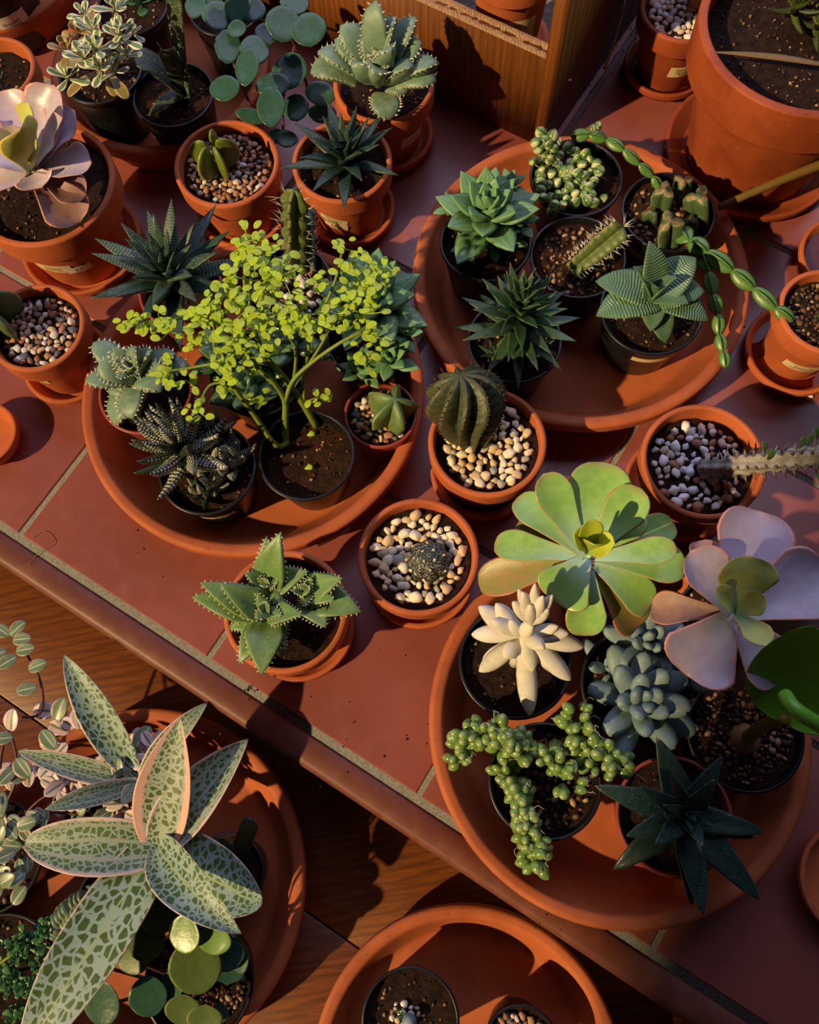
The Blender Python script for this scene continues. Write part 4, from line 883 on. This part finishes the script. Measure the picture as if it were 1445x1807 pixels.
for (x, y, z, r, n) in ((1122, 1240, .090, 112, 20), (1135, 1140, .085, 84, 13), (1185, 1190, .08, 70, 9), (1070, 1180, .075, 60, 7)):
    rosette(P.t, W(x, y, z-.02), r*S(x, y, z), n, L_BLUE, 'finger', .42, .62, 4, 75, .48, cup=0, hgt=.3, ns=12, nc=12)
P = inner('potted_donkey_tail', 'beaded green donkey tail sedum trailing over a black pot at the tray front', 962, 1378, 202, fill='grit')
def beads(pts, rad, sc=1.0, dens=1.0):
    pts = [W(*p) for p in pts]; mb = MB(); hr = MB(); L = sum((pts[i+1]-pts[i]).length for i in range(len(pts)-1)); n = int(L/.0026*dens)
    for k in range(n):
        f = k/max(1, n-1)*(len(pts)-1); i = min(int(f), len(pts)-2); p = pts[i].lerp(pts[i+1], f-i)
        for j in range(4):
            d = V((R_.uniform(-1, 1), R_.uniform(-1, 1), R_.uniform(-.6, 1))).normalized()
            c_ = p+d*rad*R_.uniform(.5, 1); ball(mb, c_, R_.uniform(.0030, .0043)*sc, d, 1.2, pole=.2, n=8, m=6)
            if R_.random() < .22:
                e = V((R_.uniform(-1, 1), R_.uniform(-1, 1), R_.uniform(0, 1)))*.005; a_ = c_+d*.0042*sc; tube(hr, [a_, a_+e*.5+d*.002, a_+e, a_+e*1.1+V((.002, -.002, 0))], .00016, None, 3)
    o = obj('beaded_stem', mb, L_BEAD, P.t, kind='stuff'); obj('hairs', hr, HAIR, o, kind='stuff')
beads([(815, 1340, .075), (822, 1300, .085), (865, 1292, .095), (905, 1305, .095), (925, 1330, .08)], .0105)
beads([(880, 1310, .09), (900, 1320, .09)], .011); beads([(890, 1360, .066), (915, 1400, .08), (925, 1440, .078), (935, 1480, .07), (945, 1522, .066)], .0095)
beads([(965, 1330, .085), (985, 1355, .085), (1005, 1385, .08)], .0115); beads([(1020, 1265, .10), (1022, 1290, .095), (1028, 1310, .09)], .0125); beads([(1040, 1335, .08), (1075, 1345, .09), (1092, 1335, .092)], .012)
beads([(930, 1500, .07), (960, 1500, .07)], .006, .9)
P = inner('potted_haworthia', 'dark blue green star haworthia with long pointed leaves at the front of the right tray', 1190, 1440, 206, 'red')
c0 = W(1200, 1437, .085)
for (x, y, z, w_) in ((1050, 1387, .10, 58), (1158, 1300, .12, 66), (1272, 1335, .12, 52), (1260, 1375, .13, 50), (1348, 1468, .09, 52), (1330, 1478, .085, 44), (1340, 1588, .08, 62), (1240, 1615, .085, 58), (1220, 1598, .075, 50), (1082, 1534, .075, 56), (1105, 1475, .10, 50), (1128, 1388, .13, 40), (1182, 1365, .14, 40), (1155, 1490, .125, 52), (1225, 1580, .09, 50), (1290, 1440, .12, 44), (1240, 1495, .12, 46), (1170, 1420, .14, 30)):
    handleaf(P.t, c0.lerp(W(x, y, z), .06), x, y, z, w_*1.3, L_STAR, 'tri', .25, .42, arch=.09, keel=.4, teeth=(14, .0006, .0004), ns=12, nc=10)
rosette(P.t, c0+V((0, 0, .012)), .024, 9, L_STAR, 'star', .42, .3, 30, 80, .6, cup=.4, keel=.4)
P = inner('potted_caudex_plant', 'glossy broad green leaf plant growing from a swollen base in a black gravel pot', 1316, 1294, 206, fill='gritty', soilmat=SOILB)
mb = MB(); b = W(1312, 1305, .058); ball(mb, b, .012, ZUP, .8, .3); obj('caudex', mb, L_CAUD, P.t)
mb = MB(); tube(mb, [b+V((0, 0, .004)), W(1330, 1293, .075), W(1356, 1276, .10), W(1385, 1268, .13)], .0055, .0035); obj('stem', mb, leafmat('yellow_stem', (140, 124, 40), (120, 110, 40)), P.t)
handleaf(P.t, W(1385, 1275, .125), 1432, 1104, .19, 165, L_BIGG, 'oval', .03, .30, arch=-.16, up=(V((-.25, -.1, .95))).normalized(), ns=20, nc=20)
handleaf(P.t, W(1385, 1272, .125), 1580, 1175, .14, 120, L_BIGG, 'oval', .03, .5, arch=.2, ns=18, nc=18)
mb = MB(); tube(mb, [W(1385, 1226, .190), W(1400, 1248, .197), W(1430, 1270, .196), W(1480, 1300, .185)], .0042, .0046, 10); obj('rolled_leaf', mb, L_BIGG, P.t)
P = inner('potted_echeveria', 'big pale green echeveria with spoon shaped leaves at the back of the right tray', 1064, 1028, 160)
c0 = W(1035, 985, .135); mb = MB(); tube(mb, [P.c, P.c.lerp(c0, .5)+V((.004, 0, 0)), c0], .007, .006); obj('stem', mb, L_CAUD, P.t)
for (x, y, z, w_, m_, p_, a_) in ((844, 1030, .105, 72, L_ECHGR, 'fan', .12), (872, 960, .12, 60, L_ECHG, 'ob', .12), (912, 878, .125, 66, L_ECHG, 'ob', .1), (915, 920, .115, 60, L_ECHGR, 'ob', .1), (1190, 925, .12, 62, L_ECHG, 'ob', .1), (1148, 1072, .115, 74, L_ECHG, 'ob', .15), (1125, 1108, .10, 84, L_ECHGR, 'ob', .15), (1210, 1000, .13, 74, L_ECHG, 'ob', .1), (1030, 1122, .115, 74, L_ECHG, 'fan', .16), (978, 1062, .13, 104, L_ECHG, 'fan', .13),
    (1065, 815, .155, 110, L_ECHG, 'fan', .05), (958, 836, .16, 70, L_ECHG, 'ob', .05), (1132, 862, .16, 76, L_ECHG, 'fan', .05), (1195, 968, .15, 52, L_ECHG, 'ob', .05), (1135, 905, .14, 60, L_ECHG, 'ob', .05)):
    handleaf(P.t, c0, x, y, z, w_, m_, p_, .09, .28, arch=-.06+a_, ns=16, nc=14)
for (x, y, z, w_) in ((1040, 916, .185, 46), (1085, 960, .18, 50), (1012, 940, .18, 40), (1050, 962, .185, 40)): handleaf(P.t, W(1035, 975, .15), x, y, z, w_, L_ECHGY, 'ob', .14, .35, arch=.05)
P = inner('potted_echeveria', 'lilac pink echeveria with a yellow centre at the right edge of the front tray', 1285, 1105, 190)
c0 = W(1290, 1085, .145); mb = MB(); tube(mb, [P.c, P.c.lerp(c0, .5), c0], .007, .006); obj('stem', mb, L_CAUD, P.t)
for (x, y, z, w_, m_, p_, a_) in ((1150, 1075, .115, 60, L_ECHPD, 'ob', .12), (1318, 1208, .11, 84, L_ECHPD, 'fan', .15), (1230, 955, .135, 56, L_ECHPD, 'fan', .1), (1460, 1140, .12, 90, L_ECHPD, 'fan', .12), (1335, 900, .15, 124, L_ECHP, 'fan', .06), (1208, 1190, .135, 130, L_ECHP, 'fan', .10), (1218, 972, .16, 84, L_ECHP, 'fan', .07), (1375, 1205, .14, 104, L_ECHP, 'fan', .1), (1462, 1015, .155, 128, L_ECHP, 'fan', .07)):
    handleaf(P.t, c0, x, y, z, w_*1.06, m_, p_, .06, .48, arch=-.06+a_, wave=.07, ns=16, nc=14)
for (x, y, z, w_, m_) in ((1318, 980, .18, 104, L_ECHPY), (1352, 1140, .175, 52, L_ECHPY), (1352, 1055, .18, 46, L_ECHPY), (1262, 1040, .18, 40, L_ECHPY)): handleaf(P.t, c0+V((0, 0, .008)), x, y, z, w_, m_, 'fan', .08, .4, arch=.02, wave=.08, ns=16, nc=14)

# --- 18 to 20 right-hand pots
P = single('potted_cactus', 'bishop cap cactus on white pebbles in terracotta pot, right of the wooden box', 'wet terracotta saucer under the white pebble pot', 1209, 12, 158, 'white', mat=TERRA_SHADE, sr=1.02, water=True)
mb = MB(); b = W(1238, 15, .066); ribbed(mb, b, ZUP, .017, .045, 5, .4, lambda t: (.9+.2*t if t < .6 else math.sqrt(max(.01, 1.0-((t-.6)/.4)**2))), 10, 14, 1.1); obj('ribbed_body', mb, L_CAUD, P.t)
sticker(P, 1212, 130, .032, .013, .40, 'Astrophytum\nmyriostigma\nhybride', .0040, tilt=-.02)
P = single('potted_haworthia', 'big terracotta pot with banded green haworthia at the upper right corner', 'large terracotta saucer under the big pot at upper right', 1436, 44, 400, 'soil', mat=TERRA_SHADE, zr=.150, sr=.90, z0=.006, depth=.022)
for (x, y, z, r, n) in ((1400, 20, .16, 62, 14), (1450, -20, .17, 70, 16), (1440, 50, .15, 56, 12)): rosette(P.t, W(x, y, z-.02), r*S(x, y, z), n, L_ZEBG, 'tri', .30, .5, 5, 80, .6, bend=.12, cup=.1, keel=.5, hgt=.3)
mb = MB()
a, b = W(1254, 92, .155), W(1470, 118, .165); leaf(mb, [b, a.lerp(b, .5)+V((0, 0, .004)), a], ZUP, .0060, 'lance', .5, .3, 20, 8); obj('long_leaf', mb, L_BLADE, P.t, label='long narrow leaf lying across the rim')
P = single('potted_euphorbia', 'terracotta pot of gritty dark soil with a name sticker at the right edge', 'wet terracotta saucer under the gritty soil pot at the right edge', 1462, 548, 172, 'gritty', sr=1.12, water=True)
sticker(P, 1418, 640, .034, .010, .40, 'Euphorbia\nrubrimarginata', .0040, tilt=-.06)
mb = MB(); tube(mb, [P.c, P.c+V((.004, 0, .05))], .006, .005); obj('stem', mb, L_CHAIN, P.t)
mb = MB(); a, b = W(1268, 366, .055), W(1470, 282, .075); tube(mb, [a, a.lerp(b, .5)+V((0, 0, .002)), b], .0032, .0044, 8); o = obj('plant_stake', mb, L_BLADE, org=tuple(a)); tag(o, 'long brown stalk lying from the upper right tray towards the big pot', 'stalk')

# --- lower bench: left tray
ZB = ZW+.008; ZR = ZW+.066
tray(236, 1560, 606, 'large terracotta tray on the wooden bench at bottom left', h=.045, z0=ZW)
P = inner('potted_inch_plant', 'pink and green striped inch plant trailing from a black pot at the left edge', -22, 1512, 196, z0=ZB, zr=ZR, fill='grit')
mbp, mbg = MB(), MB()
def inch(x, y, z, L, a, m_, w_=.68, el=None):
    p = W(x, y, z); s = S(x, y, z); el = R_.uniform(-.2, .5) if el is None else el; d = (Rt*math.cos(a)+Up*math.sin(a)); d = (V((d.x, d.y, 0)).normalized()*math.cos(el)+ZUP*math.sin(el)); nm = (ZUP-d*d.z).normalized()
    leaf(m_, [p, p+d*L*s*.5+nm*L*s*.06, p+d*L*s], nm, L*s*w_, 'oval', .05, .25, 8, 8)
TR = [[(-10, 1500, -.03), (10, 1290, .02), (70, 1260, .03), (72, 1205, .045), (45, 1150, .055), (20, 1100, .06)], [(10, 1480, -.03), (60, 1420, .0), (100, 1395, .01), (140, 1380, .015)], [(0, 1440, -.03), (30, 1370, .01), (20, 1300, .025), (-10, 1270, .03)], [(20, 1500, -.03), (80, 1440, .0), (115, 1435, .0), (150, 1440, .0)]]
for pts in TR:
    mb = MB(); tube(mb, [W(p[0], p[1], min(p[2]*.3-.04, -.03)) for p in pts], .0014, .0009, 6); obj('stem', mb, L_CSTEM, P.t)
for (x, y, a) in ((18, 1122, 2.6), (18, 1122, .8), (22, 1130, .1), (12, 1148, 3.6), (28, 1150, .2), (30, 1158, -2.5), (50, 1182, .4), (66, 1212, 3.4)): inch(x, y, -.022, 36, a, mbg, el=.1)
for k in range(56):
    x, y = R_.choice(((95, 1262), (110, 1285), (60, 1290), (90, 1310), (60, 1355), (75, 1370), (90, 1395), (40, 1340), (25, 1395), (5, 1430), (30, 1450), (110, 1410), (130, 1430), (150, 1345), (185, 1340), (235, 1320), (245, 1330), (10, 1300), (15, 1350), (270, 1330), (30, 1490), (10, 1470), (65, 1440), (130, 1250), (120, 1310)))
    inch(x+R_.uniform(-16, 16), y+R_.uniform(-14, 14), -.03+R_.uniform(-.02, .02)-(y > 1420)*.005, R_.uniform(32, 46), R_.random()*6.28, mbp if (R_.random() < .7 and y < 1450) else mbg)
for k in range(26): inch(R_.uniform(-20, 50), R_.uniform(1440, 1580), -.025+R_.uniform(-.01, .015), R_.uniform(26, 40), R_.random()*6.28, mbg, .7)
obj('green_foliage', mbg, L_CALL, P.t); obj('pink_foliage', mbp, L_CALP, P.t)
P = inner('potted_squill', 'silver squill with long olive spotted leaves over pink inch plant, on the bench', 192, 1440, 158, z0=ZB, zr=ZR, fill='grit')
mbp, mbg = MB(), MB()
for k in range(60):
    a = R_.random()*6.28; q = math.sqrt(R_.random())*85; x, y = 190+q*math.cos(a), 1405+q*math.sin(a)*.85; inch(x, y, -.03+R_.uniform(-.005, .02), R_.uniform(26, 40), R_.random()*6.28, mbp if R_.random() < .6 else mbg)
obj('green_foliage', mbg, L_CALL, P.t); obj('pink_foliage', mbp, L_CALP, P.t)
s1 = W(248, 1382, -.02); s2 = W(283, 1492, .015)
mb = MB(); tube(mb, [P.c+V((.004, 0, 0)), W(225, 1415, -.035), s1], .006, .004); tube(mb, [P.c+V((.008, -.004, 0)), W(235, 1470, -.03), W(262, 1492, -.005), s2], .007, .006); obj('bulb_stem', mb, L_CSTEM, P.t)
for (x, y, z, w_, m_, ar) in ((113, 1156, .02, 66, L_LED, .03), (32, 1326, .01, 44, L_LEDS, .05), (80, 1428, .02, 42, L_LEDS, .08), (366, 1240, .0, 46, L_LEDS, .16)):
    handleaf(P.t, s1, x, y, z, w_, m_, 'lance', .05, .18, arch=ar, fold=.25, ns=18, nc=14)
handleaf(P.t, s1, 215, 1420, .0, 34, L_LEDS, 'lance', .06, .2, arch=.1)
for (x, y, z, w_, m_, p_, ar, fo) in ((44, 1488, .030, 100, L_LEDS, 'wide', .10, .25), (40, 1870, .03, 122, L_LED, 'wide', .08, .10), (462, 1598, .030, 122, L_LED, 'wide', .07, .12), (438, 1304, .03, 96, L_LEDS, 'led', .12, .4), (426, 1648, .05, 92, L_LED, 'led', .20, .35), (318, 1266, .065, 104, L_LEDP, 'led', .04, .2)):
    handleaf(P.t, s2+V((0, 0, .004)), x, y, z, w_, m_, p_, .04, .15, arch=ar, fold=fo, ns=22, nc=18, wave=.03)
P = inner('potted_gasteria', 'single short gasteria leaf in a small black pot at the right of the bench tray', 398, 1542, 138, z0=ZB, zr=ZR)
handleaf(P.t, W(420, 1510, -.055), 446, 1445, -.015, 34, L_GAST, 'strap', .2, .1, arch=.02); handleaf(P.t, W(415, 1512, -.055), 380, 1480, -.03, 24, L_GAST, 'strap', .2, .1, arch=.02)
P = inner('potted_sedum', 'grey stacked leaf trailing chain succulent in a black pot below the squill', 207, 1594, 150, z0=ZB, zr=ZR, fill='soil')
mb = MB(); SP = [W(*p) for p in ((215, 1565, -.035), (190, 1575, -.02), (160, 1588, -.01), (135, 1600, -.01), (115, 1620, -.015), (108, 1640, -.02))]
n = 34
for k in range(n):
    f = k/(n-1)*(len(SP)-1.001); i = int(f); p = SP[i].lerp(SP[i+1], f-i); d = (SP[i+1]-SP[i]).normalized(); s = d.cross(ZUP).normalized(); u = s.cross(d); a = k*PI/2*1.03
    for q in (0, PI):
        dd = s*math.cos(a+q)+u*math.sin(a+q); leaf(mb, [p, p+dd*.006+d*.001, p+dd*.0115+d*.003], d, .0135, 'round', .35, .25, 7, 8)
obj('stacked_leaves', mb, L_STACK, P.t)
mb = MB()
for k in range(12): e = W(105+R_.uniform(-14, 22), 1680+R_.uniform(-16, 22), -.02); tube(mb, [SP[-1], W(112, 1660, -.015), e], .0008, .0005, 5); ball(mb, e, .0014)
obj('flower_stalk', mb, L_CALP, P.t)
P = inner('potted_peperomia', 'olive green round leaved peperomia under the squill leaves at the bench tray front', 350, 1734, 196, z0=ZB, zr=ZR, fill='gritty')
PL = [(372, 1560, .02, 46, 56, 0), (300, 1600, .0, 60, 60, 1), (330, 1652, .015, 58, 62, 2), (382, 1660, .01, 62, 50, 2), (258, 1660, -.01, 70, 78, 1), (340, 1710, .0, 86, 92, 1), (395, 1690, -.01, 60, 50, 0), (232, 1698, -.02, 60, 46, 1), (256, 1762, -.02, 62, 66, 0), (300, 1750, -.025, 44, 60, 0), (325, 1785, -.02, 60, 50, 1), (405, 1720, -.03, 52, 36, 0), (415, 1690, -.02, 36, 60, 0), (388, 1790, -.03, 30, 36, 0), (180, 1775, -.03, 64, 74, 0), (345, 1610, .01, 50, 50, 2), (280, 1630, .0, 50, 44, 1), (360, 1800, -.02, 60, 44, 1), (160, 1700, -.03, 44, 50, 0)]
for (x, y, z, wx, hy, k) in PL:
    q = W(x, y, z); s = S(x, y, z); a = q-Up*hy*.5*s+Rt*R_.uniform(-.2, .2)*hy*s; b = q+Up*hy*.5*s; nrm = (ZUP+V((R_.uniform(-.25, .25), R_.uniform(-.35, .25), 0))).normalized()
    mb = MB(); b = b+Up*hy*.12*s; leaf(mb, [a, (a+b)/2-nrm*.002, b], nrm, wx*s*1.1, 'oval', .05, .10, 12, 14); obj('leaf', mb, (L_PEP, L_PEPO, L_PEPG)[k], P.t)
    mb = MB(); tube(mb, [P.c+V((R_.uniform(-.02, .02), R_.uniform(-.02, .02), 0)), q-nrm*.004], .0013, None, 6); obj('leaf_stalk', mb, L_CSTEM, P.t)
P = inner('potted_crassula', 'dense small leaved dark green crassula in the bottom left corner', 0, 1720, 200, z0=ZB, zr=ZR)
mb = MB()
for k in range(44):
    x, y = (R_.uniform(-20, 85), R_.uniform(1655, 1800)) if k > 12 else (30+k*7+R_.uniform(-6, 6), 1668-k*3.5+R_.uniform(-10, 8))
    z = -.02+R_.uniform(-.015, .01); rosette(None, W(x, y, z), R_.uniform(16, 24)*S(x, y, z), 8, L_JADE, 'ob', .62, .2, 5, 70, .45, cup=.2, ns=6, nc=6, into=mb)
obj('foliage', mb, L_JADE, P.t)
for pts in ([(0, 1700, -.055), (50, 1665, -.03), (120, 1625, -.02)], [(0, 1720, -.055), (60, 1760, -.03)]): 
    mb = MB(); tube(mb, [W(*p) for p in pts], .0012); obj('stem', mb, L_PSTEM, P.t)
# --- lower bench: bottom tray
tray(824, 1900, 556, 'terracotta tray on the bench cut by the bottom edge', h=.045, z0=ZW)
P = inner('potted_cactus', 'tiny sprouting cactus with perlite in a black pot in the bottom tray', 724, 1802, 174, z0=ZB, zr=ZR, fill='soil')
mb = MB(); pebbles(mb, W(715, 1790, ZR-.009), .014, ZR-.008, 16, .0016, .0034); obj('perlite', mb, ST_PERL, P.t)
rosette(P.t, W(708, 1790, ZR-.006), .009, 14, L_CHAIN, 'tri', .2, .5, 20, 80, .6); mb = MB(); ball(mb, W(722, 1802, ZR-.002), .006, ZUP); obj('round_body', mb, L_BLUE, P.t)
P = inner('potted_cactus', 'black pot of mixed gravel cut by the bottom edge in the bottom tray', 920, 1850, 138, z0=ZB, zr=ZR, fill='mix')
mb = MB(); ribbed(mb, W(925, 1860, ZR-.008), ZUP, .014, .02, 10, .2, lambda t: math.sqrt(max(.004, 1-t**2.2)), 6, 12, .6); obj('ribbed_body', mb, L_ASTR, P.t)

# --- crumbs of soil on the tiles and a hair
mb = MB(); cr_ = R_
for (x, y, sp, n) in ((1080, 90, 40, 26), (1120, 60, 24, 16), (1050, 160, 30, 14), (515, 1258, 12, 12), (440, 1220, 14, 10), (700, 1250, 160, 20), (250, 900, 120, 12), (1380, 1450, 50, 7), (880, 560, 40, 0), (1330, 560, 40, 4), (1000, 1640, 60, 5)):
    for k in range(n): p = W(x+R_.gauss(0, sp*.5), y+R_.gauss(0, sp*.5), 0); stone(mb, p+V((0, 0, .0004)), R_.uniform(.0004, .0013), ico=ICO1, flat=.5)
o = obj('soil_crumbs', mb, CRUMB, kind='stuff'); tag(o, 'dark crumbs of soil scattered over the tiles and grout', 'soil crumbs')
mb = MB(); tube(mb, [W(52, 998, .0006), W(68, 975, .001), (W(92, 962, .002)), W(90, 945, .001), W(75, 938, .001), W(58, 950, .0006)], .00022, None, 4); o = obj('thread', mb, STRAW, org=tuple(W(52, 998, .0006))); tag(o, 'thin pale looped thread lying on the tile near the left corner', 'thread')
mb = MB(); stone(mb, W(1430, 698, .001), .0024, .6); o = obj('pebble', mb, ST_WHITE, org=tuple(W(1430, 698, 0))); tag(o, 'lone tiny pebble on the tile below the right edge saucer', 'pebble')
